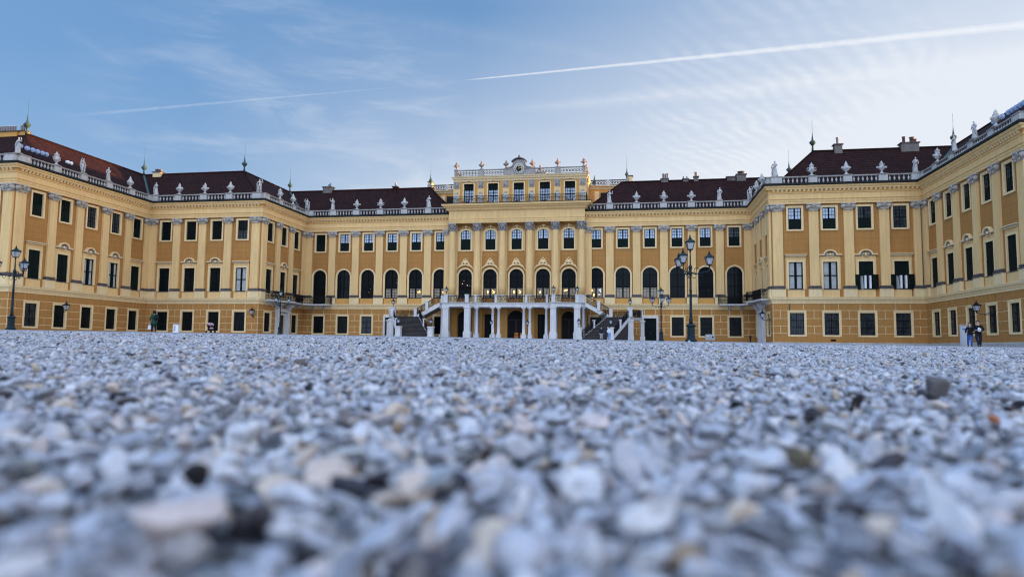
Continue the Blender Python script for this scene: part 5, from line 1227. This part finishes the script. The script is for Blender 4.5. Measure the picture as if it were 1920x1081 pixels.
def statue_proto(kind):
    """draped stone figure, 1.75 units tall, on a block"""
    V = [(0, 0, .95)]; E = []; Rr = [(.17, .14)]
    ch = chain(V, E, Rr, 0, [(0, .01, 1.12, .15), (0, 0, 1.32, (.17, .13)), (0, 0, 1.46, .12)]); nk = chain(V, E, Rr, ch, [(.01, -.01, 1.56, .055), (.02, -.03, 1.68, .10), (.02, -.02, 1.80, .085)])
    if kind == 0: arms = [[(-.20, 0, 1.42, .075), (-.30, -.02, 1.18, .06), (-.18, -.18, 1.02, .05)], [(.20, 0, 1.42, .075), (.36, -.02, 1.30, .06), (.40, -.1, 1.58, .05), (.36, -.12, 1.75, .045)]]
    elif kind == 1: arms = [[(-.20, 0, 1.42, .075), (-.32, .02, 1.20, .06), (-.36, -.06, .96, .05)], [(.20, 0, 1.42, .075), (.28, -.06, 1.20, .06), (.05, -.2, 1.26, .05)]]
    elif kind == 2: arms = [[(-.20, 0, 1.42, .08), (-.38, 0, 1.34, .06), (-.34, -.08, 1.62, .05), (-.20, -.06, 1.82, .045)], [(.20, 0, 1.42, .08), (.34, 0, 1.20, .06), (.30, -.12, 1.0, .05)]]
    else: arms = [[(-.20, 0, 1.42, .08), (-.30, -.04, 1.15, .065), (-.12, -.2, 1.12, .05)], [(.20, 0, 1.42, .08), (.30, -.02, 1.16, .065), (.16, -.2, .98, .05)]]
    for a in arms: chain(V, E, Rr, ch, a)
    st = .08 if kind != 2 else .14
    chain(V, E, Rr, 0, [(-st-.02, -.02, .72, .12), (-st-.04, -.10 if kind == 2 else -.04, .40, .085), (-st-.04, -.02, .12, .06), (-st-.04, -.14, .10, .05)]); chain(V, E, Rr, 0, [(st, 0, .72, .12), (st+.04, .0, .40, .085), (st+.05, .03, .12, .06), (st+.07, -.10, .10, .05)])
    body = skin_mesh('figure', V, E, Rr, 'stone_white', 0, 1)
    mb = MB()
    if kind in (0, 1, 3):
        k0 = mb; n = 18
        prof = [(.30, .10), (.27, .3), (.22, .6), (.20, .85), (.19, 1.0), (.14, 1.08)]
        vs = []; fs = []
        for j, (r, z) in enumerate(prof):
            for i in range(n):
                a = 2*math.pi*i/n; rr = r*(1+.13*math.cos(6*a+kind*1.3+z*2.2)*(1.15-z)); sh = (.06 if kind == 1 else -.05)*(1-z)
                vs.append((rr*math.cos(a)+sh, rr*.8*math.sin(a), z))
        for j in range(len(prof)-1):
            for i in range(n): a, b = j*n+i, j*n+(i+1) % n; fs.append((a, b, b+n, a+n))
        mb.add(vs, fs, 'stone_white', True)
        mb.tube([(.22, -.02, 1.42), (.05, -.17, 1.25), (-.2, -.14, 1.0), (-.26, -.05, .6), (-.28, 0, .2)], [.08, .07, .09, .09, .07], 'stone_white', 6)
    else:
        mb.tube([(-.18, .12, 1.4), (-.1, .2, 1.0), (.1, .22, .5), (.2, .16, .1)], [.10, .14, .16, .12], 'stone_white', 7); mb.tube([(.22, 0, .95), (0, -.16, .85), (-.22, 0, .95)], [.08, .09, .08], 'stone_white', 6)
        mb.tube([(.28, .05, .1), (.30, .02, .7), (.30, -.1, 1.0)], [.10, .07, .05], 'stone_white', 6)
    dr = mb.mesh('drapery', 1)
    mb = MB(); mb.box(-.36, .36, -.28, .28, -.02, .09, 'stone'); pl = mb.mesh('plinth_block', 1)
    return [('plinth_block', pl), ('figure', body), ('drapery', dr)]
SP = [statue_proto(k) for k in range(4)]
STAT = 1.0
def figure_at(kind, x, y, z, face, lab, grp, s=1.22, cat='statue', mirror=False):
    t = bpy.data.objects.new('statue', None); col.objects.link(t); t.location = (x*K, y*K, z*K); t.rotation_euler.z = face; t.scale = (-s if mirror else s, s, s)
    for nm, me in SP[kind]: o = bpy.data.objects.new(nm, me); col.objects.link(o); o.parent = t
    tag(t, lab, cat, grp)
def urn_proto(kind, mt='stone_white'):
    mb = MB()
    if kind == 0: prof = [(.30, 0), (.30, .06), (.22, .10), (.10, .24), (.09, .34), (.16, .40), (.36, .62), (.42, .78), (.34, .92), (.22, 1.00), (.26, 1.06), (.24, 1.12), (.14, 1.22), (.16, 1.32), (.08, 1.44), (.02, 1.60)]
    elif kind == 1: prof = [(.30, 0), (.30, .06), (.2, .1), (.09, .22), (.12, .34), (.30, .50), (.38, .66), (.30, .80), (.24, .86), (.24, 1.16), (.28, 1.20), (.20, 1.30), (.08, 1.38), (.10, 1.44), (.02, 1.56)]
    else: prof = [(.26, 0), (.26, .06), (.16, .12), (.08, .28), (.16, .40), (.40, .68), (.30, .86), (.20, .92), (.22, .98), (.14, 1.14), (.18, 1.24), (.10, 1.36), (.02, 1.50)]
    mb.box(-.34, .34, -.34, .34, -.03, .0, mt); mb.lathe(prof, 14, mt, lob=7, lamp=.05)
    b = mb.mesh('bowl', 1)
    mb = MB()
    for sx in (-1, 1):
        if kind == 0: mb.ball((sx*.42, 0, .82), (.13, .12, .13), mt, 7, 5); mb.tube([(sx*.36, 0, .62), (sx*.5, 0, .8), (sx*.34, 0, .98)], .05, mt, 5)
        elif kind == 1: mb.tube([(sx*.30, 0, .52), (sx*.52, 0, .66), (sx*.50, 0, .86), (sx*.26, 0, .92)], .055, mt, 5)
        else: mb.ball((sx*.44, 0, .74), (.16, .12, .13), mt, 7, 5); mb.ball((sx*.22, -.1, 1.05), .09, mt, 6, 5)
    mb.ball((0, -.38, .75), (.12, .1, .14), mt, 7, 5)
    return [('bowl', b), ('handle', mb.mesh('handle', 1))]
UP = [urn_proto(k) for k in range(3)]; UT = [urn_proto(0, 'terracotta_urn'), urn_proto(2, 'terracotta_urn')]
def urn_at(pr, x, y, z, face, lab, grp, s=1.22):
    t = bpy.data.objects.new('urn', None); col.objects.link(t); t.location = (x*K, y*K, z*K); t.rotation_euler.z = face; t.scale = (s, s, s)
    for nm, me in pr: o = bpy.data.objects.new(nm, me); col.objects.link(o); o.parent = t
    tag(t, lab, 'urn', grp)
GS, GU = 'stone statues on the roof balustrade', 'stone urns on the roof balustrade'
ZB = 20.07
side = {'l': 'left', 'r': 'right'}
# side wings
figure_at(0, -W2-.0, -D2-.0, ZB, 0, 'leftmost stone statue, on the outer corner of the left side wing balustrade', GS)
urn_at(UP[1], -W2-.2+.4, -29.3, ZB, H, 'stone urn between the row of floodlights and statues on the left side wing', GU)
figure_at(2, -W2+.2, -25.4, ZB, H, 'statue with bent raised arm right after the first urn, left side wing', GS)
figure_at(1, -W2+.2, -21.3, ZB, H, 'draped statue halfway along the left side wing balustrade, before the last urn', GS)
urn_at(UP[0], -W2+.2, -17.4, ZB, H, 'stone urn nearest the copper valley on the left side wing balustrade', GU)
urn_at(UP[1], W2-.2, -17.6, ZB, -H, 'half hidden stone urn nearest the inner corner on the right side wing', GU)
figure_at(1, W2-.2, -21.6, ZB, -H, 'standing statue beside the green finial on the right side wing balustrade', GS)
figure_at(3, W2-.2, -25.9, ZB, -H+.3, 'statue with trailing drapery halfway up the right side wing balustrade', GS, mirror=True)
urn_at(UP[0], W2-.2, -29.9, ZB, -H, 'large stone urn next to the floodlights on the right side wing', GU)
# front wings
figure_at(1, -47.9, -D1-.15, ZB, 0, 'statue at the left end of the left front wing balustrade', GS)
for i, (x, k) in enumerate(((-44.3, 0), (-40.5, 2), (-36.75, 0))): urn_at(UP[k], x, -D1-.2, ZB, 0, ('first', 'second', 'third')[i]+' urn from the left on the left front wing balustrade', GU)
figure_at(2, -32.6, -D1-.1, ZB, .4, 'statue with raised arms on the corner of the left front wing', GS, mirror=True)
figure_at(1, 32.7, -D1-.1, ZB, -.3, 'tall statue against the sky on the corner of the right front wing', GS, s=1.3)
for i, (x, k) in enumerate(((36.75, 1), (40.5, 0), (44.3, 2))): urn_at(UP[k], x, -D1-.2, ZB, 0, ('first', 'second', 'third')[i]+' urn from the left on the right front wing balustrade', GU)
figure_at(3, 47.9, -D1-.15, ZB, 0, 'broad draped statue at the right end of the right front wing balustrade', GS)
# stepped side walls
for i, y in enumerate((-8.6, -4.8)): urn_at(UP[1-i], -W1+.2, y, ZB, H, ('stone urn just right of the corner statue on the left stepped wall', 'stone urn below the green finial on the left stepped wall')[i], GU)
for i, y in enumerate((-8.6, -4.8)): urn_at(UP[i], W1-.2, y, ZB, -H, ('stone urn just left of the corner statue on the right stepped wall', 'stone urn lower down on the right stepped wall, nearer the main front')[i], GU)
figure_at(2, -W1+.1, -.2, ZB, .5, 'statue in the inner corner at the left end of the main front', GS)
figure_at(2, W1-.3, -.2, ZB, -.4, 'half hidden statue in the inner corner at the right end of the main front', GS, mirror=True)
# main front
figure_at(0, -28.0, -.2, ZB, 0, 'statue left of the three urns on the left half of the main front', GS, mirror=True)
for i, (x, k) in enumerate(((-24.15, 2), (-20.45, 1), (-16.78, 0))): urn_at(UP[k], x, -.2, ZB, 0, ('first', 'second', 'third')[i]+' urn from the left on the left half of the main front', GU)
figure_at(1, -13.05, -.2, ZB, 0, 'statue left of the clock storey on the main front balustrade', GS)
figure_at(0, 13.1, -.2, ZB, 0, 'statue right of the clock storey on the main front balustrade', GS)
for i, (x, k) in enumerate(((16.8, 0), (20.5, 1), (24.2, 2))): urn_at(UP[k], x, -.2, ZB, 0, ('first', 'second', 'third')[i]+' urn from the left on the right half of the main front', GU)
figure_at(3, 27.95, -.2, ZB, 0, 'statue right of the three urns on the right half of the main front', GS)
GT = 'urns on the clock storey parapet'
for i, (x, k) in enumerate(((-9.4, 1), (-5.63, 0), (-1.95, 0), (1.95, 0), (5.63, 0), (9.4, 1))):
    urn_at(UT[k], x, AY+.2, 25.9, 0, ('urn on the left corner of the clock storey parapet', 'urn second from the left on the clock storey parapet', 'urn just left of the clock', 'urn just right of the clock', 'urn second from the right on the clock storey parapet', 'urn on the right corner of the clock storey parapet')[i], GT, s=1.0)
for i, y in enumerate((4.7, 7.7)): urn_at(UT[i], 9.5, y, 25.9, H, ('sunlit urn on the right side parapet of the clock storey, nearer the front', 'sunlit urn on the right side parapet of the clock storey, at the back')[i], GT, s=.9)
for i, (x, y) in enumerate(((1.3, 7.0), (2.3, 7.2))):
    urn_at(UT[0], x, y, 26.6, 0, ('golden sunlit urn behind the clock gable, on the left', 'golden sunlit urn behind the clock gable, on the right')[i], GT, s=1.0)
mb = MB(); mb.box(.4, 3.2, 6.6, 7.7, 25.2, 26.45, 'plaster_yellow'); mb.box(.3, 3.3, 6.5, 7.8, 26.45, 26.6, 'stone'); mb.build('chimney', palace)
# floodlights behind the side wing balustrades
GF = 'round floodlights above the side wing cornices'
def floodlight():
    t = empty('floodlight', (0, 0, 0), 0, u=1); mb = MB(); mb.lathe([(.12, .34), (.22, .28), (.30, .12), (.34, .0), (.36, -.02)], 12, 'lens_blue', (0, 0, 0), 'y'); kid(t, mb.build('housing', t, u=1))
    mb = MB(); mb.lathe([(.33, -.03), (.30, -.06), (.05, -.08)], 14, 'lens_white', (0, 0, 0), 'y'); kid(t, mb.build('lens', t, u=1)); mb = MB(); mb.tube([(-.38, 0, 0), (-.38, .0, -.35), (.38, 0, -.35), (.38, 0, 0)], .025, 'iron', 5); mb.tube([(0, 0, -.35), (0, 0, -.85)], .04, 'iron', 5); kid(t, mb.build('bracket', t, u=1)); return t
fl0 = floodlight()
ordn = ['first', 'second', 'third', 'fourth', 'fifth', 'sixth', 'seventh', 'eighth']
first = True
for sx, ys, nm in ((-1, (-33.2, -32.3, -31.6, -30.95, -30.3, -29.75, -28.2), 'left'), (1, (-27.6, -29.0, -30.2, -30.85, -31.5, -32.15, -32.8), 'right')):
    for i, y in enumerate(ys):
        o = fl0 if first else copy_tree(fl0, u=1); first = False
        o.location = Vector((sx*(W2+.75), y, 21.2))*K; o.rotation_euler.z = (H if sx < 0 else -H)+(.75 if sx < 0 else -.75)*(-1)
        o.scale = (1, 1, 1); tag(o, 'blue rimmed floodlight, '+ordn[i]+' from the '+('corner' if sx < 0 else 'inner end')+' of the row on the '+nm+' side wing', 'floodlight', GF)
mb = MB()
for dx in (-.2, .2): mb.lathe([(.05, .3), (.17, .2), (.2, -.1), (.18, -.12)], 10, 'white_paint', (dx*1.3, 0, .45), 'y')
mb.tube([(-.26, .1, .3), (0, .1, .1), (.26, .1, .3)], .03, 'iron', 5); mb.tube([(0, .1, .1), (0, .1, -.4)], .03, 'iron', 5)
o = mb.build('spotlight', None, (-W2-.3, -26.9, 20.55), H, u=K); tag(o, 'white twin spotlight on the left side wing balustrade beside a statue', 'spotlight')

# ================================================================== small things on the court
def place_m(o, x, y, rz=0, dz=0): o.location = (x, y, gz(x, y)+dz); o.rotation_euler.z = rz; return o
# white sign cabinet, left
t = empty('sign_box', (0, 0, 0), 0, 'small plain white box standing on the gravel at the left', 'box', u=1)
mb = MB(); mb.box(-.30, .30, -.22, .22, 0, .92, 'white_paint'); mb.box(-.34, .34, -.26, .26, .92, .98, 'cabinet_grey'); mb.build('body', t, u=1); mb = MB(); mb.box(-.22, .0, -.235, -.221, .15, .8, 'cabinet_grey'); mb.build('door_panel', t, u=1); place_m(t, -33.2, -44.2, .25); t.scale = (1, 1, 1.0)
# grey ticket/waste cabinet beside the couple
t = empty('cabinet', (0, 0, 0), 0, 'tall pale grey metal cabinet standing beside the couple', 'cabinet', u=1)
mb = MB(); mb.box(-.36, .36, -.25, .25, 0, 1.5, 'cabinet_grey'); mb.box(-.40, .40, -.29, .29, 1.5, 1.56, 'cabinet_grey'); mb.build('body', t, u=1)
mb = MB(); mb.box(-.30, .30, -.265, -.251, .1, 1.0, 'cabinet_grey'); mb.box(.22, .25, -.29, -.265, .5, .6, 'iron'); mb.build('door_panel', t, u=1); mb = MB(); mb.box(-.2, .06, -.262, -.251, 1.22, 1.32, 'lens_blue'); mb.box(.12, .32, -.262, -.251, 1.38, 1.45, 'iron'); mb.build('sign', t, u=1)
place_m(t, 44.35, -61.6, -.35)
# white utility cabinet with two fans below a window, right
t = empty('utility_cabinet', (0, 0, 0), 0, 'white utility box with two round vents under a ground floor window', 'cabinet', u=1)
mb = MB(); mb.box(-.72, .72, -.3, .3, 0, .85, 'cabinet_grey'); mb.box(-.76, .76, -.34, .34, .85, .9, 'white_paint'); mb.build('body', t, u=1)
for sx in (-1, 1): mb = MB(); mb.lathe([(.19, -.31), (.19, -.33), (.14, -.33)], 14, 'white_paint', (sx*.36, 0, .52), 'y'); mb.lathe([(.10 if sx < 0 else .15, -.332), (.05, -.335)], 12, 'frame_black', (sx*.36, 0, .52), 'y'); mb.build('vent', t, u=1)
place_m(t, 31.9, -3.2, 0, .2)
# hydrant
t = empty('hydrant', (0, 0, 0), 0, 'black fire hydrant in front of the wall near the right doorway', 'hydrant', u=1)
mb = MB(); mb.lathe([(.16, 0), (.16, .06), (.10, .08), (.10, .55), (.15, .58), (.15, .62), (.12, .66), (.13, .80), (.08, .92), (.03, .96), (.03, 1.0)], 10, 'iron'); mb.build('barrel_body', t, u=1)
for sx in (-1, 1): mb = MB(); mb.lathe([(.06, .0), (.07, .12), (.08, .18)], 8, 'iron', (0, 0, .66), 'x'); mb.xf(Matrix.Rotation(0 if sx > 0 else math.pi, 4, 'Z')); mb.build('outlet', t, u=1)
place_m(t, 35.4, -20.2)
# barrels in the middle doorway
for i, (x, lab) in enumerate(((.25, 'orange wooden barrel in the middle doorway, the left one'), (1.05, 'orange wooden barrel in the middle doorway, the right one'))):
    t = empty('barrel', (x, -1.15, .95), 0, lab, 'barrel', 'barrels in the middle doorway'); mb = MB(); mb.lathe([(.27, 0), (.33, .3), (.34, .5), (.33, .7), (.27, 1.0)], 14, 'barrel_orange'); mb.build('staves', t)
    mb = MB()
    for z in (.12, .35, .66, .88): mb.lathe([(.335 if .2 < z < .8 else .31, z-.03), (.345 if .2 < z < .8 else .32, z), (.335 if .2 < z < .8 else .31, z+.03)], 14, 'iron')
    mb.build('hoops', t)
# flower tubs in front of the attic windows
for i, x in enumerate(ax):
    mb = MB(); rr = random.Random(i)
    mb.box(-.5, .5, -.15, .15, 0, .2, 'iron')
    for k in range(40): a, b, c = rr.uniform(-.5, .5), rr.uniform(-.15, .15), rr.uniform(.18, .45); mb.ball((a, b, c), rr.uniform(.03, .07), 'flower', 5, 4)
    o = mb.build('flower_box', None, (x+.1, -1.0, 20.27)); tag(o, 'small flower box behind the iron railing below the '+('leftmost', 'second', 'middle', 'fourth', 'rightmost')[i]+' clock storey window', 'flower box', 'flower boxes below the clock storey windows')

# ================================================================== people
def hand(V, E, Rr, w, d, curl=.3, right=True, n=None):
    """palm and five fingers continuing from vertex w in direction d"""
    d = Vector(d).normalized(); up = Vector((0, -1, 0)) if abs(d.y) < .8 else Vector((0, 0, -1)); side_ = d.cross(up).normalized()*(1 if right else -1)
    W = Vector(V[w]); p = W+d*.05; pi = len(V); V.append(tuple(p)); Rr.append((.030, .016)); E.append((w, pi)); q_ = W+d*.085; V.append(tuple(q_)); Rr.append((.032, .014)); E.append((pi, pi+1)); pk = pi+1
    for k, (o, l) in enumerate(((-.030, .062), (-.011, .074), (.010, .070), (.029, .052))):
        a = q_+side_*o+d*.02; b = a+(d*math.cos(curl)+up*math.sin(curl))*l*.55; c = b+(d*math.cos(curl*2.2)+up*math.sin(curl*2.2))*l*.5
        i0 = len(V); V += [tuple(a), tuple(b), tuple(c)]; Rr += [.0092, .0085, .0075]; E += [(pk, i0), (i0, i0+1), (i0+1, i0+2)]
    a = p-side_*.035+up*.01; b = a-side_*.015+d*.03+up*.012; i0 = len(V); V += [tuple(a), tuple(b)]; Rr += [.011, .009]; E += [(pi, i0), (i0, i0+1)]
def person(lab, H_, pose, top, bottom, hair, hairlen, loc, face, grp=None, extras=None, female=False, hem=None):
    """standing figure; joints in metres for a 1.75 m body, scaled to H_"""
    t = bpy.data.objects.new('person', None); col.objects.link(t); s = H_/1.75; t.scale = (s, s, s); tag(t, lab, 'person', grp)
    P = pose; hipw = .10; shw = .19 if not female else .165
    V = [(0, 0, .98)]; E = []; Rr = [(.14, .105)]
    lean = P.get('lean', 0.)
    ch = chain(V, E, Rr, 0, [(0, lean*.3, 1.10, (.125, .095)), (0, lean*.7, 1.26, (.15, .105)), (0, lean, 1.42, (.13, .09))])
    hd = P.get('head', (0, -.01)); nk = chain(V, E, Rr, ch, [(hd[0]*.3, lean+hd[1]*.3, 1.51, .052), (hd[0], lean+hd[1], 1.60, (.068, .082)), (hd[0], lean+hd[1]+.005, 1.68, (.074, .09)), (hd[0], lean+hd[1]+.01, 1.735, .055)])
    no = len(V); V.append((hd[0], lean+hd[1]-.105, 1.615)); Rr.append(.014); E.append((nk-2, no))
    for sx in (-1, 1): V.append((hd[0]+sx*.082, lean+hd[1]+.01, 1.625)); Rr.append(.014); E.append((nk-2, len(V)-1))
    armV = {}
    for sx, key in ((-1, 'R'), (1, 'L')):
        el, wr, hdir = P['arm'+key]; e = chain(V, E, Rr, ch, [(sx*shw, lean, 1.42, .055), (*el, .042), (*wr, .028)]); armV[key] = (el, wr); hand(V, E, Rr, e, hdir, P.get('curl', .4), key == 'R')
    legs = {}
    for sx, key in ((-1, 'R'), (1, 'L')):
        kn, an = P['leg'+key]; e = chain(V, E, Rr, 0, [(sx*hipw, 0, .90, .092), (*kn, .058), (an[0], an[1]+.0, .30*0+an[2]+.20, .05), (*an, .036), (an[0], an[1]-.11, .035, .032), (an[0], an[1]-.17, .03, .022)]); legs[key] = (kn, an)
    b = bpy.data.objects.new('body', skin_mesh('body', V, E, Rr, 'skin', 0, 2)); col.objects.link(b); b.parent = t
    # eyes
    mb = MB()
    for sx in (-1, 1): mb.ball((hd[0]+sx*.028, lean+hd[1]-.082, 1.645), (.011, .007, .006), 'frame_black', 6, 5)
    mb.box(hd[0]-.022, hd[0]+.022, lean+hd[1]-.088, lean+hd[1]-.075, 1.572, 1.58, 'brick_red'); mb.build('face', t, u=1)
    # jacket
    hz = hem if hem else .90
    V = [(0, 0, 1.0)]; E = []; Rr = [(.175, .135)]
    chain(V, E, Rr, 0, [(0, 0, hz, (.185 if hz > .8 else .22, .15))]); ch = chain(V, E, Rr, 0, [(0, lean*.3, 1.12, (.16, .125)), (0, lean*.7, 1.27, (.178, .13)), (0, lean, 1.42, (.15, .11))]); chain(V, E, Rr, ch, [(hd[0]*.2, lean, 1.49, .075)])
    for sx, key in ((-1, 'R'), (1, 'L')):
        el, wr = armV[key]; chain(V, E, Rr, ch, [(sx*shw, lean, 1.42, .085), (*el, .070), (*lerp(el, wr, .95), .056)])
    jm = skin_mesh('jacket', V, E, Rr, top, 0, 2)
    mb = MB(); fl_ = .19 if hz > .8 else .27; vs = []; fs = []; n_ = 20; pr_ = [(.150, 1.22), (.168, 1.10), (.178, 1.0), (.5*(.178+fl_), (1+hz)/2), (fl_, hz), (fl_-.03, hz+.01)]
    for j, (rr, z) in enumerate(pr_):
        for i in range(n_):
            a = 2*math.pi*i/n_; k = rr*(1+(.05*math.cos(7*a) if z < .9 else 0)); vs.append((k*math.cos(a), .76*k*math.sin(a)+lean*max(0, z-1)*1.5, z))
    for j in range(len(pr_)-1):
        for i in range(n_): fs.append((j*n_+i, (j+1)*n_+i, (j+1)*n_+(i+1) % n_, j*n_+(i+1) % n_))
    mb.add(vs, fs, top, True); hm = mb.mesh('hem', 1); bm = bmesh.new(); bm.from_mesh(jm); bm.from_mesh(hm)
    for f in bm.faces: f.material_index = 0
    bm.to_mesh(jm); bm.free()
    b = bpy.data.objects.new('jacket', jm); col.objects.link(b); b.parent = t
    V = [(0, 0, .97)]; E = []; Rr = [(.155, .12)]
    for sx, key in ((-1, 'R'), (1, 'L')):
        kn, an = legs[key]; chain(V, E, Rr, 0, [(sx*hipw, 0, .86, .118), (*kn, .094), (an[0], an[1], an[2]+.22, .082), (an[0], an[1], an[2]-.01, .074)])
    b = bpy.data.objects.new('trousers', skin_mesh('trousers', V, E, Rr, bottom, 0, 2)); col.objects.link(b); b.parent = t
    for key in 'RL':
        an = legs[key][1]; mb = MB(); mb.ball((an[0], an[1]-.07, .045), (.052, .145, .05), 'shoe', 8, 6); mb.build('shoe', t, u=1)
    mb = MB(); c = (hd[0], lean+hd[1]+.03, 1.69); mb.ball(c, (.108, .115, .108), hair, 12, 8)
    if hairlen > .1:
        for sx in (-1, 0, 1): mb.tube([(c[0]+sx*.06, c[1]+.03, c[2]-.02), (c[0]+sx*.08, c[1]+.05, c[2]-.14), (c[0]+sx*.075, c[1]+.03, c[2]-hairlen)], [.055, .055, .03], hair, 7)
    # keep the face clear: flatten the front of the hair
    mb.v = [(x, max(y, c[1]-.052-.3*max(0, z-c[2]-.02)) if z < c[2]+.045 else y, z) for x, y, z in mb.v]
    mb.build('hair', t, u=1)
    x, y = loc; t.location = (x, y, gz(x, y)-.005); t.rotation_euler.z = face; return t
st = lambda w=.11: dict(legR=((-w, -.01, .50), (-w, .0, .09)), legL=((w, -.01, .50), (w, .0, .09)))
# the couple at the right, walking arm in arm towards the camera
fc = math.atan2(CAM[1]+64, CAM[0]-44)+math.pi/2
person('woman in dark jacket and blue jeans, left one of the couple by the cabinet', 1.66, dict(armR=((-.27, .02, 1.14), (-.26, -.14, .98), (.1, -.2, -.9)), armL=((.27, .02, 1.16), (.18, -.20, 1.08), (.8, -.3, .2)), legR=((-.12, -.02, .50), (-.14, .03, .09)), legL=((.10, -.05, .50), (.08, -.08, .09)), head=(-.01, -.02)), 'cloth_black', 'jeans_blue', 'hair_dark', .30, (43.64, -63.95), fc, 'couple walking arm in arm', female=True)
person('man in black jacket and dark trousers, right one of the couple holding something white', 1.80, dict(armR=((-.30, .02, 1.15), (-.20, -.22, 1.10), (.5, -.4, .1)), armL=((.32, .03, 1.15), (.14, -.24, 1.10), (-.7, -.3, .2)), legR=((-.10, -.06, .50), (-.03, -.10, .09)), legL=((.11, .0, .50), (.09, .08, .09)), head=(-.02, -.02)), 'cloth_black', 'cloth_navy', 'hair_dark', 0, (44.08, -64.2), fc, 'couple walking arm in arm')
mb = MB(); mb.ball((0, 0, 0), (.12, .06, .14), 'cloth_white', 9, 7); mb.ball((.03, -.05, -.02), (.035, .02, .025), 'frame_black', 7, 5); mb.ball((-.03, -.03, .13), (.06, .05, .05), 'cloth_white', 7, 5)
c_ = Vector((44.12, -64.2, gz(44.12, -64.2)+1.17)) + Vector((math.sin(fc), -math.cos(fc), 0))*.30 + Vector((math.cos(fc), math.sin(fc), 0))*.02
o = mb.build('bag', None, u=1); o.location = c_; o.rotation_euler.z = fc; tag(o, 'small white bag with a dark spot held by the man of the couple', 'bag')
# woman in green coat at the left, seen from behind, leaning forward
person('person in a long green coat seen from behind near the left wing', 1.70, dict(lean=-.10, head=(.0, -.06), armR=((-.26, -.06, 1.16), (-.20, -.26, 1.00), (.1, -.5, -.6)), armL=((.27, .02, 1.15), (.30, -.04, .90), (.0, -.1, -1)), legR=((-.10, -.03, .50), (-.12, .02, .09)), legL=((.11, -.02, .50), (.13, .05, .09))), 'cloth_green', 'cloth_black', 'hair_dark', .28, (-17.31, -69.31), math.radians(215), None, female=True, hem=.58)
mb = MB(); mb.ball((0, 0, 0), (.15, .09, .22), 'cloth_black', 9, 7); mb.tube([(-.08, 0, .18), (-.05, -.02, .40), (.06, -.02, .40), (.09, 0, .18)], .018, 'cloth_black', 5)
o = mb.build('backpack', None, u=1); o.location = (-17.13, -69.36, gz(-17.3, -69.3)+1.12); o.rotation_euler.z = .3; tag(o, 'black backpack worn by the person in the green coat', 'backpack')
mb = MB(); mb.hexa([(-.13, -.07, 0), (.13, -.07, 0), (.13, .07, 0), (-.13, .07, 0)], [(-.11, -.03, .34), (.11, -.03, .34), (.11, .03, .34), (-.11, .03, .34)], 'cloth_white'); mb.tube([(-.06, 0, .34), (-.05, 0, .46), (.05, 0, .46), (.06, 0, .34)], .008, 'cloth_white', 5)
o = mb.build('shopping_bag', None, u=1); o.location = (-17.75, -69.2, gz(-17.7, -69.2)+.22); tag(o, 'white carrier bag beside the person in green', 'bag')
# two small figures before the right stair flight
person('person in dark jacket and grey trousers at the foot of the right stairs', 1.72, dict(**st(.10), armR=((-.27, .02, 1.15), (-.26, -.08, .92), (0, -.2, -1)), armL=((.27, .02, 1.15), (.26, -.10, .93), (0, -.2, -1))), 'cloth_navy', 'cloth_grey', 'hair_dark', .1, (15.5, -21.0), .05, 'pair before the right stairs')
person('person in pale blue jacket and light jeans at the foot of the right stairs', 1.74, dict(**st(.11), armR=((-.28, .02, 1.15), (-.20, -.18, 1.02), (.4, -.4, -.2)), armL=((.28, .02, 1.15), (.22, -.18, 1.0), (-.4, -.4, -.2))), 'cloth_white', 'jeans_light', 'hair_brown', .05, (16.6, -21.4), -.1, 'pair before the right stairs')
# seated child with pushchair, left
t = empty('pushchair', (0, 0, 0), 0, 'low black pushchair with pale pink blanket by the left front wing', 'pushchair', u=1)
mb = MB(); mb.tube([(-.22, -.35, .18), (-.2, .0, .42), (-.18, .30, .62), (-.18, .55, .95)], .022, 'iron', 6); mb.tube([(.22, -.35, .18), (.2, .0, .42), (.18, .30, .62), (.18, .55, .95)], .022, 'iron', 6); mb.tube([(-.18, .55, .95), (.18, .55, .95)], .025, 'iron', 6); mb.tube([(-.2, .0, .42), (-.24, .38, .14)], .02, 'iron', 5); mb.tube([(.2, .0, .42), (.24, .38, .14)], .02, 'iron', 5); mb.build('frame', t, u=1)
for x, y in ((-.25, -.36), (.25, -.36), (-.27, .38), (.27, .38)): mb = MB(); mb.lathe([(.05, -.02), (.13, -.025), (.14, 0), (.13, .025), (.05, .02)], 12, 'shoe', (x, y, .14), 'x'); mb.build('wheel', t, u=1)
mb = MB(); mb.hexa([(-.18, -.25, .32), (.18, -.25, .32), (.18, .15, .36), (-.18, .15, .36)], [(-.18, -.25, .38), (.18, -.25, .38), (.18, .15, .42), (-.18, .15, .42)], 'cloth_black'); mb.hexa([(-.18, .12, .38), (.18, .12, .38), (.18, .2, .38), (-.18, .2, .38)], [(-.17, .34, .85), (.17, .34, .85), (.17, .40, .85), (-.17, .40, .85)], 'cloth_black'); mb.build('seat', t, u=1)
mb = MB(); mb.tube([(-.16, .36, .84), (-.17, .15, 1.0), (-.17, -.08, .92), (-.17, -.15, .78)], [.10, .12, .12, .05], 'cloth_pink', 8); mb.tube([(.16, .36, .84), (.17, .15, 1.0), (.17, -.08, .92), (.17, -.15, .78)], [.10, .12, .12, .05], 'cloth_pink', 8); mb.ball((0, .12, .93), (.22, .26, .14), 'cloth_pink', 10, 7); mb.ball((0, -.1, .50), (.2, .2, .12), 'cloth_pink', 9, 6); mb.build('hood', t, u=1)
place_m(t, -24.79, -50.23, 1.25)
